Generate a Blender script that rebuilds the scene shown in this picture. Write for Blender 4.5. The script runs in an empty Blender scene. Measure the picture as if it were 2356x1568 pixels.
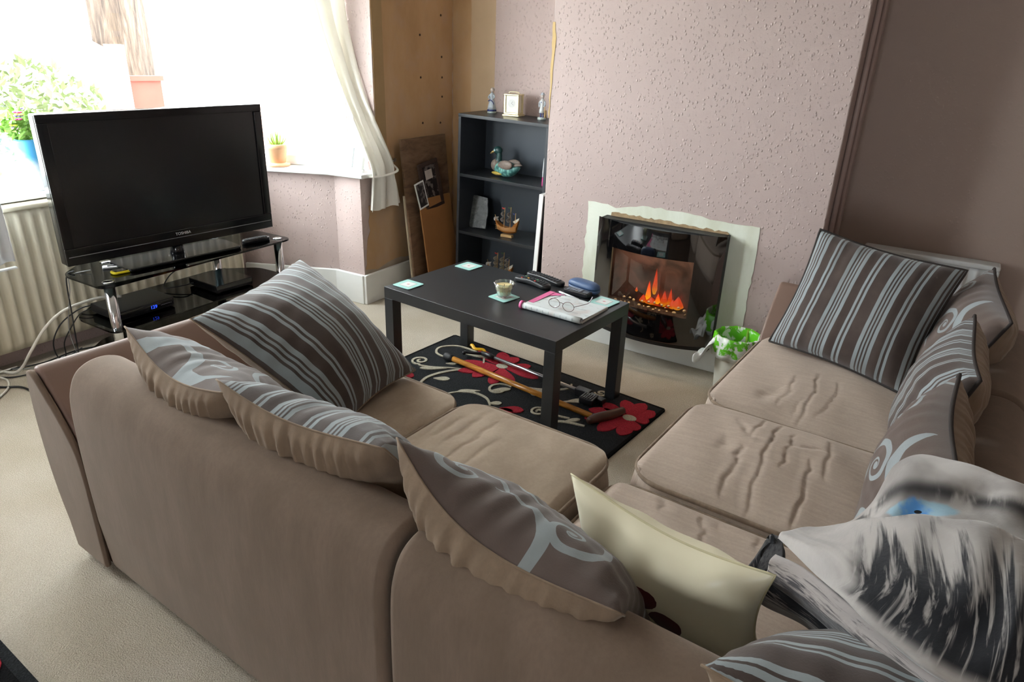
import bpy, bmesh, math, random
from math import sin, cos, pi, sqrt, exp, radians, atan2, hypot
from mathutils import Vector, Matrix

S = bpy.context.scene
COL = S.collection

# ------------------------------------------------------------------ camera
cam_d = bpy.data.cameras.new('camera')
cam = bpy.data.objects.new('camera', cam_d); COL.objects.link(cam)
cam_d.sensor_width = 36.0; cam_d.lens = 1600.0 / 2356.0 * 36.0
cam_d.clip_start = 0.02; cam_d.clip_end = 200
_p, _r, _y = 0.40643, 0.03644, radians(31.5)
_f = Vector((0, cos(_p), -sin(_p))); _u = Vector((0, sin(_p), cos(_p))); _x = Vector((1, 0, 0))
_x2 = _x * cos(_r) + _u * sin(_r); _u2 = _u * cos(_r) - _x * sin(_r)
_Z = Matrix.Rotation(_y, 3, 'Z')
_x2, _u2, _f = _Z @ _x2, _Z @ _u2, _Z @ _f
cam.matrix_world = Matrix(((_x2.x, _u2.x, -_f.x, 0), (_x2.y, _u2.y, -_f.y, 0), (_x2.z, _u2.z, -_f.z, 1.4422), (0, 0, 0, 1)))
S.camera = cam

# ------------------------------------------------------------------ world, light, exposure
w = bpy.data.worlds.new('overcast_sky'); S.world = w; w.use_nodes = True
w.node_tree.nodes['Background'].inputs[0].default_value = (0.93, 0.97, 1.0, 1)
w.node_tree.nodes['Background'].inputs[1].default_value = 4.0
S.view_settings.view_transform = 'Standard'
S.view_settings.look = 'None'
S.view_settings.gamma = 1.0
S.view_settings.use_curve_mapping = False
S.view_settings.exposure = 2.7
try:
    S.cycles.use_denoising = True
    S.cycles.max_bounces = 7; S.cycles.diffuse_bounces = 4; S.cycles.glossy_bounces = 3; S.cycles.transmission_bounces = 4
    S.cycles.transparent_max_bounces = 12
    S.cycles.sample_clamp_indirect = 8.0
except Exception:
    pass
def portal(name, loc, rot, sx, sy):
    l = bpy.data.lights.new(name, 'AREA'); l.shape = 'RECTANGLE'; l.size = sx; l.size_y = sy
    o = bpy.data.objects.new(name, l); COL.objects.link(o); o.location = loc; o.rotation_euler = rot
    l.cycles.is_portal = True
portal('bay_window_portal', (-3.56, 1.5, 1.45), (0, radians(-90), 0), 1.4, 2.2)
portal('rear_fill_portal', (0.2, -4.18, 1.5), (radians(90), 0, 0), 1.1, 1.1)

# ------------------------------------------------------------------ helpers: colour + materials
def C(h, a=1.0):
    h = h.lstrip('#'); v = [int(h[i:i + 2], 16) / 255 for i in (0, 2, 4)]
    return tuple((x / 12.92 if x <= .04045 else ((x + .055) / 1.055) ** 2.4) for x in v) + (a,)

class V:
    """a socket with arithmetic"""
    def __init__(s, nt, k): s.nt = nt; s.k = k
    def op(s, o, b=None, c=None):
        n = s.nt.nodes.new('ShaderNodeMath'); n.operation = o
        s.nt.links.new(s.k, n.inputs[0])
        for i, x in ((1, b), (2, c)):
            if x is None: continue
            if isinstance(x, V): s.nt.links.new(x.k, n.inputs[i])
            else: n.inputs[i].default_value = x
        return V(s.nt, n.outputs[0])
    def __add__(s, b): return s.op('ADD', b)
    def __sub__(s, b): return s.op('SUBTRACT', b)
    def __mul__(s, b): return s.op('MULTIPLY', b)
    def __truediv__(s, b): return s.op('DIVIDE', b)
    def lt(s, b): return s.op('LESS_THAN', b)
    def gt(s, b): return s.op('GREATER_THAN', b)
    def mx(s, b): return s.op('MAXIMUM', b)
    def mn(s, b): return s.op('MINIMUM', b)
    def pw(s, b): return s.op('POWER', b)
    def ab(s): return s.op('ABSOLUTE')
    def fr(s): return s.op('FRACT')
    def sn(s): return s.op('SINE')
    def ss(s, a, b):
        n = s.nt.nodes.new('ShaderNodeMapRange'); n.interpolation_type = 'SMOOTHSTEP'
        s.nt.links.new(s.k, n.inputs[0]); n.inputs[1].default_value = a; n.inputs[2].default_value = b
        return V(s.nt, n.outputs[0])

class Mat:
    def __init__(s, name, col='#808080', rough=.6, metal=0.0, spec=.5, **kw):
        s.m = bpy.data.materials.new(name); s.m.use_nodes = True; s.nt = s.m.node_tree
        s.b = s.nt.nodes['Principled BSDF']
        c = C(col) if isinstance(col, str) else col
        s.b.inputs['Base Color'].default_value = c; s.m.diffuse_color = c
        s.b.inputs['Roughness'].default_value = rough; s.b.inputs['Metallic'].default_value = metal
        s.b.inputs['Specular IOR Level'].default_value = spec
        for k, v in kw.items(): s.b.inputs[k.replace('_', ' ')].default_value = v
    def node(s, t, **kw):
        n = s.nt.nodes.new(t)
        for k, v in kw.items(): setattr(n, k, v)
        return n
    def pos(s, kind='Object'):
        if not hasattr(s, '_tc'): s._tc = s.node('ShaderNodeTexCoord')
        return s._tc.outputs[kind]
    def scaled(s, vec, sc, loc=(0, 0, 0), rot=(0, 0, 0)):
        n = s.node('ShaderNodeMapping'); n.inputs['Scale'].default_value = sc; n.inputs['Location'].default_value = loc; n.inputs['Rotation'].default_value = rot
        s.nt.links.new(vec, n.inputs[0]); return n.outputs[0]
    def noise(s, scale=5, detail=3, rough=.55, vec=None, dist=0.0):
        n = s.node('ShaderNodeTexNoise'); n.inputs['Scale'].default_value = scale; n.inputs['Detail'].default_value = detail
        n.inputs['Roughness'].default_value = rough; n.inputs['Distortion'].default_value = dist
        s.nt.links.new(vec or s.pos(), n.inputs['Vector']); return V(s.nt, n.outputs[0])
    def voro(s, scale=5, feature='F1', vec=None, rnd=1.0):
        n = s.node('ShaderNodeTexVoronoi'); n.feature = feature; n.inputs['Scale'].default_value = scale; n.inputs['Randomness'].default_value = rnd
        s.nt.links.new(vec or s.pos(), n.inputs['Vector']); return V(s.nt, n.outputs['Distance'])
    def xyz(s, vec=None):
        n = s.node('ShaderNodeSeparateXYZ'); s.nt.links.new(vec or s.pos(), n.inputs[0]); return [V(s.nt, o) for o in n.outputs]
    def mix(s, f, a, b):
        n = s.node('ShaderNodeMix'); n.data_type = 'RGBA'
        if isinstance(f, V): s.nt.links.new(f.k, n.inputs[0])
        else: n.inputs[0].default_value = f
        for i, x in ((6, a), (7, b)):
            if isinstance(x, str): x = C(x)
            if isinstance(x, tuple): n.inputs[i].default_value = x
            else: s.nt.links.new(x, n.inputs[i])
        return n.outputs[2]
    def ramp(s, f, stops, mode='LINEAR'):
        n = s.node('ShaderNodeValToRGB'); n.color_ramp.interpolation = mode
        e = n.color_ramp.elements
        while len(e) < len(stops): e.new(0.5)
        for i, (p, c) in enumerate(stops): e[i].position = p; e[i].color = C(c) if isinstance(c, str) else c
        s.nt.links.new(f.k, n.inputs[0]); return n.outputs[0]
    def col(s, sock): s.nt.links.new(sock, s.b.inputs['Base Color']); return s
    def rough(s, v): s.nt.links.new(v.k, s.b.inputs['Roughness']); return s
    def bump(s, v, strength=.3, dist=.01):
        n = s.node('ShaderNodeBump'); n.inputs['Strength'].default_value = strength; n.inputs['Distance'].default_value = dist
        s.nt.links.new(v.k, n.inputs['Height'])
        s.nt.links.new(n.outputs[0], s.b.inputs['Normal']); return s
    def emit(s, col, st):
        if isinstance(col, str): s.b.inputs['Emission Color'].default_value = C(col)
        else: s.nt.links.new(col, s.b.inputs['Emission Color'])
        s.b.inputs['Emission Strength'].default_value = st; return s

def plain(name, col, rough=.6, metal=0.0, var=.12, sc=30, bump=.0, **kw):
    """one colour with slight procedural unevenness"""
    m = Mat(name, col, rough, metal, **kw)
    n = m.noise(sc, 3)
    c = C(col); d = tuple(x * (1 - var) for x in c[:3]) + (1,); l = tuple(min(1, x * (1 + var)) for x in c[:3]) + (1,)
    m.col(m.mix(n, d, l))
    if bump: m.bump(n, bump, .004)
    return m.m

# ------------------------------------------------------------------ helpers: mesh building
class MB:
    def __init__(s): s.v = []; s.f = []; s.uv = {}
    def add(s, vs, fs):
        o = len(s.v); s.v += [Vector(x) for x in vs]; s.f += [tuple(i + o for i in f) for f in fs]; return s
    def box(s, a, b, rz=0.0, rot=None, c=None):
        (x0, y0, z0), (x1, y1, z1) = a, b
        vs = [Vector((x, y, z)) for z in (z0, z1) for y in (y0, y1) for x in (x0, x1)]
        if rz or rot:
            cc = Vector(c) if c else Vector(((x0 + x1) / 2, (y0 + y1) / 2, (z0 + z1) / 2))
            R = rot or Matrix.Rotation(rz, 3, 'Z')
            vs = [cc + R @ (v - cc) for v in vs]
        return s.add(vs, [(0, 2, 3, 1), (4, 5, 7, 6), (0, 1, 5, 4), (2, 6, 7, 3), (1, 3, 7, 5), (0, 4, 6, 2)])
    def prism(s, poly, axis, a, b):
        """poly 2D extruded along axis between a and b (x: (y,z), y: (x,z), z: (x,y))"""
        def P(p, t):
            return {'x': (t, p[0], p[1]), 'y': (p[0], t, p[1]), 'z': (p[0], p[1], t)}[axis]
        n = len(poly); vs = [P(p, a) for p in poly] + [P(p, b) for p in poly]
        fs = [tuple(range(n))[::-1], tuple(range(n, 2 * n))] + [(i, (i + 1) % n, n + (i + 1) % n, n + i) for i in range(n)]
        return s.add(vs, fs)
    def lathe(s, prof, n=24, c=(0, 0, 0), fn=None):
        vs = []; fs = []
        for i, (r, z) in enumerate(prof):
            for k in range(n):
                a = 2 * pi * k / n; rr = r * (fn(a, i) if fn else 1)
                vs.append((c[0] + rr * cos(a), c[1] + rr * sin(a), c[2] + z))
        for i in range(len(prof) - 1):
            for k in range(n): fs.append((i * n + k, i * n + (k + 1) % n, (i + 1) * n + (k + 1) % n, (i + 1) * n + k))
        if prof[0][0] > 1e-5: fs.append(tuple(range(n))[::-1])
        if prof[-1][0] > 1e-5: fs.append(tuple((len(prof) - 1) * n + k for k in range(n)))
        return s.add(vs, fs)
    def tube(s, pts, r, n=8, flat=1.0, up=None):
        pts = [Vector(p) for p in pts]; m = len(pts); rs = r if isinstance(r, (list, tuple)) else [r] * m
        vs = []; fs = []; U = None
        for i, p in enumerate(pts):
            t = (pts[min(i + 1, m - 1)] - pts[max(i - 1, 0)]).normalized()
            ref = Vector(up) if up else (U if U is not None else Vector((0, 0, 1)))
            a = t.cross(ref)
            if a.length < 1e-4: a = t.cross(Vector((1, 0.3, 0)))
            a.normalize(); b = a.cross(t).normalized(); U = b
            for k in range(n):
                q = 2 * pi * k / n; vs.append(p + a * cos(q) * rs[i] + b * sin(q) * rs[i] * flat)
        for i in range(m - 1):
            for k in range(n): fs.append((i * n + k, i * n + (k + 1) % n, (i + 1) * n + (k + 1) % n, (i + 1) * n + k))
        fs.append(tuple(range(n))[::-1]); fs.append(tuple((m - 1) * n + k for k in range(n)))
        return s.add(vs, fs)
    def cyl(s, p, q, r, n=20): return s.tube([p, q], r, n)
    def ball(s, c, r, nu=14, nv=8, rot=None):
        rx, ry, rz = r if isinstance(r, (tuple, list)) else (r, r, r); vs = []; fs = []
        vs.append((0, 0, -rz))
        for j in range(1, nv):
            a = -pi / 2 + pi * j / nv
            for k in range(nu): vs.append((rx * cos(a) * cos(2 * pi * k / nu), ry * cos(a) * sin(2 * pi * k / nu), rz * sin(a)))
        vs.append((0, 0, rz)); L = len(vs) - 1
        for k in range(nu): fs.append((0, 1 + (k + 1) % nu, 1 + k)); fs.append((L, L - nu + k, L - nu + (k + 1) % nu))
        for j in range(nv - 2):
            for k in range(nu): fs.append((1 + j * nu + k, 1 + j * nu + (k + 1) % nu, 1 + (j + 1) * nu + (k + 1) % nu, 1 + (j + 1) * nu + k))
        cc = Vector(c); return s.add([cc + (rot @ Vector(v) if rot else Vector(v)) for v in vs], fs)
    def grid(s, fn, nu, nv, uv=False):
        o = len(s.v)
        for j in range(nv + 1):
            for i in range(nu + 1):
                s.v.append(Vector(fn(i / nu, j / nv)))
                if uv: s.uv[len(s.v) - 1] = (i / nu, j / nv)
        for j in range(nv):
            for i in range(nu):
                a = o + j * (nu + 1) + i; s.f.append((a, a + 1, a + nu + 2, a + nu + 1))
        return s
    def ribbon(s, pts, wd, z0, z1):
        """flat upright-sided strip following a ground polyline"""
        n = len(pts); ws = wd if isinstance(wd, (list, tuple)) else [wd] * n; L = []; R = []
        for i, p in enumerate(pts):
            a = pts[max(i - 1, 0)]; b = pts[min(i + 1, n - 1)]; d = hypot(b[0] - a[0], b[1] - a[1]) or 1
            nx, ny = -(b[1] - a[1]) / d * ws[i] / 2, (b[0] - a[0]) / d * ws[i] / 2
            L.append((p[0] + nx, p[1] + ny)); R.append((p[0] - nx, p[1] - ny))
        vs = [(x, y, z) for (z, P) in ((z0, L), (z1, L), (z1, R), (z0, R)) for x, y in P]; fs = []
        for i in range(n - 1):
            for k in range(3): fs.append((k * n + i, k * n + i + 1, (k + 1) * n + i + 1, (k + 1) * n + i))
        fs += [(0, n, 2 * n, 3 * n), (n - 1, 4 * n - 1, 3 * n - 1, 2 * n - 1)]
        return s.add(vs, fs)
    def build(s, name, mat, parent=None, smooth=False, bevel=0.0, seg=2, loc=None, rot=None, sub=0, solid=0.0, off=-1):
        me = bpy.data.meshes.new(name); me.from_pydata(s.v, [], s.f); me.update()
        bm = bmesh.new(); bm.from_mesh(me); bmesh.ops.recalc_face_normals(bm, faces=bm.faces)
        if s.uv:
            lay = bm.loops.layers.uv.new('UVMap'); bm.verts.index_update()
            for f in bm.faces:
                for l in f.loops: l[lay].uv = s.uv.get(l.vert.index, (0, 0))
        bm.to_mesh(me); bm.free()
        mat = mat.m if isinstance(mat, Mat) else mat
        me.materials.append(mat)
        if smooth:
            for p in me.polygons: p.use_smooth = True
        o = bpy.data.objects.new(name, me); COL.objects.link(o)
        if parent: o.parent = parent
        if loc: o.location = loc
        if rot: o.rotation_euler = rot
        if solid:
            q = o.modifiers.new('thickness', 'SOLIDIFY'); q.thickness = solid; q.offset = off
        if bevel:
            q = o.modifiers.new('bevel', 'BEVEL'); q.width = bevel; q.segments = seg; q.limit_method = 'ANGLE'; q.angle_limit = radians(35)
            for p in me.polygons: p.use_smooth = True
            try:
                q2 = o.modifiers.new('normals', 'WEIGHTED_NORMAL'); q2.keep_sharp = True
            except Exception: pass
        if sub:
            q = o.modifiers.new('sub', 'SUBSURF'); q.levels = sub; q.render_levels = sub
        return o

def tag(o, label, cat, group=None):
    o['label'] = label; o['category'] = cat
    if group: o['group'] = group
    return o
def struct(o, label=None):
    o['kind'] = 'structure'
    if label: o['label'] = label
    return o
def thing(name, label, cat, loc=(0, 0, 0), rz=0.0, group=None, rot=None):
    o = bpy.data.objects.new(name, None); COL.objects.link(o); o.location = loc; o.empty_display_size = .05
    o.rotation_euler = rot if rot else (0, 0, rz)
    return tag(o, label, cat, group)
def dup(root, loc, rz=None, label=None):
    r = root.copy(); COL.objects.link(r); r.location = loc
    if rz is not None: r.rotation_euler = (0, 0, rz)
    if label: r['label'] = label
    for ch in list(root.children):
        c = ch.copy(); COL.objects.link(c); c.parent = r
        for g in ch.children:
            d = g.copy(); COL.objects.link(d); d.parent = c
    return r
def spline(pts, n=8, closed=False):
    P = [Vector(p) for p in pts]; out = []; m = len(P)
    for i in range(m if closed else m - 1):
        if closed: a, b, c, d = P[i - 1], P[i], P[(i + 1) % m], P[(i + 2) % m]
        else: a, b, c, d = P[max(i - 1, 0)], P[i], P[i + 1], P[min(i + 2, m - 1)]
        for k in range(n):
            t = k / n
            out.append(.5 * ((2 * b) + (c - a) * t + (2 * a - 5 * b + 4 * c - d) * t * t + (3 * b - a - 3 * c + d) * t ** 3))
    if not closed: out.append(P[-1].copy())
    return out
def rrect(w_, d_, r, n=5):
    out = []
    for cx, cy, a0 in ((w_ / 2 - r, d_ / 2 - r, 0), (-w_ / 2 + r, d_ / 2 - r, 90), (-w_ / 2 + r, -d_ / 2 + r, 180), (w_ / 2 - r, -d_ / 2 + r, 270)):
        for k in range(n + 1):
            a = radians(a0 + 90 * k / n); out.append((cx + r * cos(a), cy + r * sin(a)))
    return out
def round_poly(poly, r, n=4):
    """round the corners of a 2D polygon"""
    out = []; m = len(poly)
    for i in range(m):
        p = Vector(poly[i]); a = Vector(poly[i - 1]) - p; b = Vector(poly[(i + 1) % m]) - p
        rr = min(r, a.length * .45, b.length * .45); A = p + a.normalized() * rr; B = p + b.normalized() * rr
        for k in range(n + 1):
            t = k / n; q = A * (1 - t) ** 2 + p * 2 * t * (1 - t) + B * t * t; out.append((q.x, q.y))
    return out
def text_mesh(name, body, size, mat, parent, loc, rot, depth=.0006):
    c = bpy.data.curves.new(name, 'FONT'); c.body = body; c.size = size; c.extrude = depth; c.align_x = 'CENTER'; c.align_y = 'CENTER'
    t = bpy.data.objects.new(name + '_tmp', c); COL.objects.link(t)
    dg = bpy.context.evaluated_depsgraph_get(); dg.update()
    me = bpy.data.meshes.new_from_object(t.evaluated_get(dg)); bpy.data.objects.remove(t)
    me.materials.clear(); me.materials.append(mat.m if isinstance(mat, Mat) else mat)
    o = bpy.data.objects.new(name, me); COL.objects.link(o); o.parent = parent; o.location = loc; o.rotation_euler = rot
    return o
RND = random.Random(7)

# ------------------------------------------------------------------ surface materials
def wallpaper(name, col, chips=1.0):
    m = Mat(name, col, .62, spec=.35)
    P = m.node('ShaderNodeNewGeometry').outputs['Position']
    n = m.noise(3.0, 4, vec=P)
    c = C(col)
    m.col(m.mix(n, tuple(x * .92 for x in c[:3]) + (1,), tuple(min(1, x * 1.06) for x in c[:3]) + (1,)))
    a = m.voro(72, vec=m.scaled(P, (1, 1, .75)))
    sel = m.noise(44, 2, vec=P).ss(.44, .54)
    h = (a.op('MULTIPLY', -2.6) + 1.0).mx(0.0) * sel
    h2 = h + m.noise(150, 2, vec=P) * .25
    return m.bump(h2, .55 * chips, .0065)
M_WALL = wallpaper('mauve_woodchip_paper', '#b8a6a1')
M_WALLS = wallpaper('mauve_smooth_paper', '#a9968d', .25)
def plaster():
    m = Mat('bare_brown_plaster', '#a5835f', .85, spec=.2)
    P = m.node('ShaderNodeNewGeometry').outputs['Position']
    n = m.noise(2.2, 5, .6, vec=m.scaled(P, (1, 1, .45)))
    n2 = m.noise(9, 4, .6, vec=P)
    base = m.ramp(n, [(.3, '#a07e5a'), (.5, '#b6956e'), (.7, '#c0a384')])
    m.col(m.mix(n2.ss(.45, .75) * .35, base, '#b09a8a'))
    return m.bump(m.noise(60, 4, vec=P), .15, .004)
M_PLASTER = plaster()
M_PLASTER2 = plain('pale_tan_plaster', '#b79e80', .85, var=.08, sc=8)
M_PLASTER3 = plain('grey_plaster', '#a79a8a', .9, var=.15, sc=20)
M_WHITE = plain('white_gloss_paint', '#e6e8e6', .35, var=.04, sc=12)
M_UPVC = plain('white_window_plastic', '#eef0f0', .3, var=.02)
def bare_patch():
    m = Mat('cream_bare_wall', '#ccd0bd', .8, spec=.25)
    P = m.node('ShaderNodeNewGeometry').outputs['Position']
    n = m.noise(5, 4, vec=m.scaled(P, (2, 1, .6)))
    m.col(m.mix(n.ss(.35, .7), '#dfe3d6', '#cfd2c0'))
    return m.bump(m.noise(80, 3, vec=P), .3, .004)
M_PATCH = bare_patch()
def carpet():
    m = Mat('beige_carpet', '#b3a793', .95, spec=.1)
    P = m.node('ShaderNodeNewGeometry').outputs['Position']
    a = m.noise(260, 2, vec=P); b = m.noise(2.5, 4, vec=P)
    base = m.mix(b.ss(.3, .7), '#c2b8a6', '#d0c7b8')
    m.col(m.mix(a.ss(.3, .75), m.mix(.35, base, '#6f6452'), base))
    return m.bump(a, .9, .006)
M_CARPET = carpet()

# ------------------------------------------------------------------ setting
BAY = [(-2.738, 2.814), (-2.95, 2.807), (-3.47, 2.57), (-3.47, .43), (-2.95, .19), (-2.738, .19)]
fl = MB().prism([(1.8, -4.2), (1.8, 3.68), (-2.75, 3.68), (-2.75, 2.81)] + BAY[1:5] + [(-2.75, .19), (-2.75, -4.2)], 'z', -.12, 0)
struct(fl.build('floor', M_CARPET), 'beige cut-pile carpet covering the whole floor')
ce = MB().box((-3.75, -4.4, 2.42), (1.9, 3.9, 2.52))
struct(ce.build('ceiling', plain('white_ceiling', '#d9d6d0', .9, var=.03)))
# fireplace wall: chimney breast and the two alcoves
cb = struct(MB().box((-1.753, 3.13, 0), (-.405, 3.9, 2.42)).build('wall_chimney', M_WALL, bevel=.006), 'mauve woodchip papered chimney breast')
def ragged(poly, amp=.006, step=.025, seed=1):
    r = random.Random(seed); out = []
    for i, p in enumerate(poly):
        q = poly[(i + 1) % len(poly)]; d = hypot(q[0] - p[0], q[1] - p[1]); n = max(1, int(d / step))
        for k in range(n):
            t = k / n; out.append((p[0] + (q[0] - p[0]) * t + r.uniform(-amp, amp), p[1] + (q[1] - p[1]) * t + r.uniform(-amp, amp)))
    return out
MB().prism(ragged([(-1.5, .727), (-1.43, .73), (-1.35, .716), (-1.25, .738), (-1.126, .748), (-.957, .736), (-.83, .73), (-.664, .724), (-.66, .5), (-.668, .17), (-.672, .01), (-1.5, .01), (-1.505, .4)], .005, .03, 3), 'y', 3.127, 3.2).build('bare_patch', M_PATCH, cb)['label'] = 'cream unpapered patch around the fire'
MB().prism(ragged([(-1.37, .69), (-1.3, .694), (-1.1, .69), (-.9, .688), (-.79, .682), (-.79, .6), (-1.37, .6)], .005, .015, 5), 'y', 3.121, 3.2).build('crumbling_plaster', plain('crumbling_plaster', '#9c8466', .95, var=.5, sc=60, bump=.6), cb)['label'] = 'crumbling brown plaster edge above the fire'
MB().prism(ragged([(-1.754, 1.53), (-1.740, 1.53), (-1.736, 1.44), (-1.744, 1.25), (-1.75, 1.10), (-1.754, 1.10)], .003, .03, 8), 'y', 3.128, 3.2).build('torn_strip', plain('yellowed_plaster', '#c9ad7a', .9, var=.1), cb)['label'] = 'yellowed strip where the paper is torn'
wl = struct(MB().box((-2.95, 3.66, 0), (-1.7, 3.9, 2.42)).build('wall_alcove_left', M_PLASTER), 'bare plaster back wall of the left alcove')
MB().prism(ragged([(-2.6, .3), (-2.428, .3), (-2.428, 2.4), (-2.6, 2.4)], .004, .05, 9), 'y', 3.6585, 3.7).build('pale_plaster_strip', M_PLASTER2, wl)
MB().prism([(-2.428, .02), (-1.74, .02), (-1.74, 2.4), (-2.428, 2.4)], 'y', 3.657, 3.7).build('wallpaper_strip', M_WALL, wl)
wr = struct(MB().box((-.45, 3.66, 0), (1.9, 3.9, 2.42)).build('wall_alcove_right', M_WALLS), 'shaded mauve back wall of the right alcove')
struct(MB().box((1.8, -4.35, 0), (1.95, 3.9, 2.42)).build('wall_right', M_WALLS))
# pillar between alcove and bay (bare on the room side)
pl = struct(MB().box((-2.95, 2.814, 0), (-2.738, 3.9, .735)).box((-2.95, 2.95, .735), (-2.738, 3.9, 2.42)).build('wall_window_right', M_WALL), 'pier between alcove and bay window')
pp = MB().prism(ragged([(2.955, 2.41), (3.655, 2.41), (3.655, .2), (3.5, .2), (3.38, .235), (3.33, .20), (3.25, .245), (3.2, .205), (3.05, .215), (2.93, .185), (2.83, .20), (2.84, .33), (2.87, .43), (2.872, .56), (2.955, .60)], .006, .035, 4), 'x', -2.80, -2.7355)
ppo = pp.build('bare_plaster', M_PLASTER, pl); ppo['label'] = 'bare brown plaster with torn edges'
MB().prism([(2.957, 2.41), (3.03, 2.41), (3.04, .62), (2.958, .62)], 'x', -2.80, -2.7345).build('plaster_band', plain('plaster_edge_band', '#a08660', .9, var=.12, sc=10), pl)
MB().prism([(2.82, .20), (3.655, .23), (3.655, .16), (2.82, .16)], 'x', -2.80, -2.7365).build('grey_plaster', M_PLASTER3, pl)
for (y, z) in ((3.54, 1.567), (3.347, 1.458), (3.546, 1.343), (3.348, 1.233), (3.549, 1.229), (3.548, 1.12), (3.36, .98), (3.53, .97)):
    MB().tube([(-2.737, y, z), (-2.7335, y, z)], .0065, 8).build('plug_hole', plain('dark_hole', '#3f2d1e', .9), pl)
wls = struct(MB().box((-2.95, -4.35, 0), (-2.738, .19, 2.42)).build('wall_window_left', M_WALL))
# bay: low walls, heads, angled sides
def slab(poly, z0, z1): return MB().prism(poly, 'z', z0, z1)
def offs(a, b, d):
    n = Vector((a[1] - b[1], b[0] - a[0])).normalized() * d; return (a[0] + n.x, a[1] + n.y), (b[0] + n.x, b[1] + n.y)
def seg_wall(name, a, b, z0, z1, th, mat, **k):
    c, d = offs(a, b, th); return struct(slab([a, b, d, c], z0, z1).build(name, mat), **k)
P1, P2, P3, P4, P5, P6 = BAY
seg_wall('wall_bay_right', (-2.925, 2.8185), P3, 0, .735, -.17, M_WALL, label='low papered bay wall right of the television')
seg_wall('wall_bay_front', P3, P4, 0, .735, -.17, M_WALL, label='low bay wall behind the radiator')
seg_wall('wall_bay_left', P4, P5, 0, .735, -.17, M_WALL)
seg_wall('trim_1', P2, P3, 2.14, 2.42, -.17, M_WHITE); seg_wall('trim_2', P3, P4, 2.14, 2.42, -.17, M_WHITE); seg_wall('trim_3', P4, P5, 2.14, 2.42, -.17, M_WHITE)
# window board
sill_in = [(-2.70, 2.79), (-2.93, 2.76), (-3.42, 2.535), (-3.42, .465), (-2.93, .24), (-2.70, .21)]
sill_out = [(-2.95, .22), (-3.02, .05), (-3.64, .33), (-3.64, 2.67), (-3.02, 2.95), (-2.95, 2.95), (-2.70, 2.95)]
struct(slab([sill_in[0]] + sill_in[1:] + [(-2.70, .19)] + sill_out, .728, .752).build('trim_4', M_WHITE, bevel=.006), 'white window board around the bay')
GL = Mat('window_glass', '#ffffff', .02)
_nt = GL.nt; _tr = GL.node('ShaderNodeBsdfTransparent'); _gl = GL.node('ShaderNodeBsdfGlossy'); _gl.inputs['Roughness'].default_value = .02
_mx = GL.node('ShaderNodeMixShader'); _mx.inputs[0].default_value = .05; _tr.inputs[0].default_value = (.97, .985, .98, 1)
_nt.links.new(_tr.outputs[0], _mx.inputs[1]); _nt.links.new(_gl.outputs[0], _mx.inputs[2]); _nt.links.new(_mx.outputs[0], _nt.nodes['Material Output'].inputs[0])
def window(name, a, b, z0, z1, lights, label, th=.06, fw=.055):
    root = bpy.data.objects.new(name, None); COL.objects.link(root); root.location = (a[0], a[1], z0)
    L = hypot(b[0] - a[0], b[1] - a[1]); root.rotation_euler = (0, 0, atan2(b[1] - a[1], b[0] - a[0])); struct(root, label)
    H = z1 - z0
    fr = MB(); fr.box((0, -th / 2, 0), (L, th / 2, fw)); fr.box((0, -th / 2, H - fw), (L, th / 2, H)); fr.box((0, -th / 2, fw), (fw, th / 2, H - fw)); fr.box((L - fw, -th / 2, fw), (L, th / 2, H - fw))
    fr.build('window_frame', M_UPVC, root, bevel=.004)
    for i in range(1, lights):
        x = L * i / lights; MB().box((x - .035, -th / 2, fw), (x + .035, th / 2, H - fw)).build('mullion', M_UPVC, root, bevel=.004)
    for i in range(lights):
        x0 = L * i / lights + (.03 if i else .05); x1 = L * (i + 1) / lights - (.03 if i < lights - 1 else .05)
        MB().box((x0, -.008, fw - .01), (x1, .008, H - fw + .01)).build('pane', GL, root)
    return root
window('window_1', (-3.60, 2.62), (-3.60, .38), 0.752, 2.14, 1, 'front window of the bay, blown out by daylight')
window('window_2', (-2.985, 2.90), (-3.58, 2.645), .752, 2.14, 1, 'angled side window of the bay beside the curtain')
window('window_3', (-3.58, .355), (-2.985, .10), .752, 2.14, 1, 'angled left window of the bay')
# rear wall behind the camera; its window is added for fill light
struct(MB().box((-2.95, -4.35, 0), (-.35, -4.2, 2.42)).box((.75, -4.35, 0), (1.9, -4.2, 2.42)).box((-.35, -4.35, 2.05), (.75, -4.2, 2.42)).box((-.35, -4.35, 0), (.75, -4.2, .95)).build('wall_rear', M_WALLS))
window('window_fill', (-.35, -4.28), (.75, -4.28), .95, 2.05, 2, 'unseen rear window added for fill light')
# skirting
def skirt(name, a, b, d, h=.16, th=.02, label=None):
    c, e = offs(a, b, d); o = slab([a, b, e, c], .0, h).build(name, M_WHITE, bevel=.004); struct(o, label); return o
skirt('baseboard_pier', (-2.738, 2.80), (-2.738, 3.66), -.022, .175, label='white skirting along the pier')
skirt('baseboard_bay_return', (-2.735, 2.814), (-2.945, 2.807), .022, .175)
skirt('baseboard_bay_right', (-2.945, 2.807), (-3.46, 2.57), .022, .175, label='white skirting under the bay window')
skirt('baseboard_chimney', (-.68, 3.13), (-1.55, 3.13), .018, .128, label='white panel and skirting below the fire')
skirt('baseboard_chimney_side', (-.405, 3.13), (-.68, 3.13), .016, .10)
skirt('baseboard_chimney_end', (-1.55, 3.13), (-1.753, 3.13), .016, .10)
skirt('baseboard_alcove_right', (1.8, 3.66), (-.405, 3.66), .02, .12)
skirt('baseboard_rear_left', (-2.738, .19), (-2.738, -4.2), .02, .12)
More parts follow.
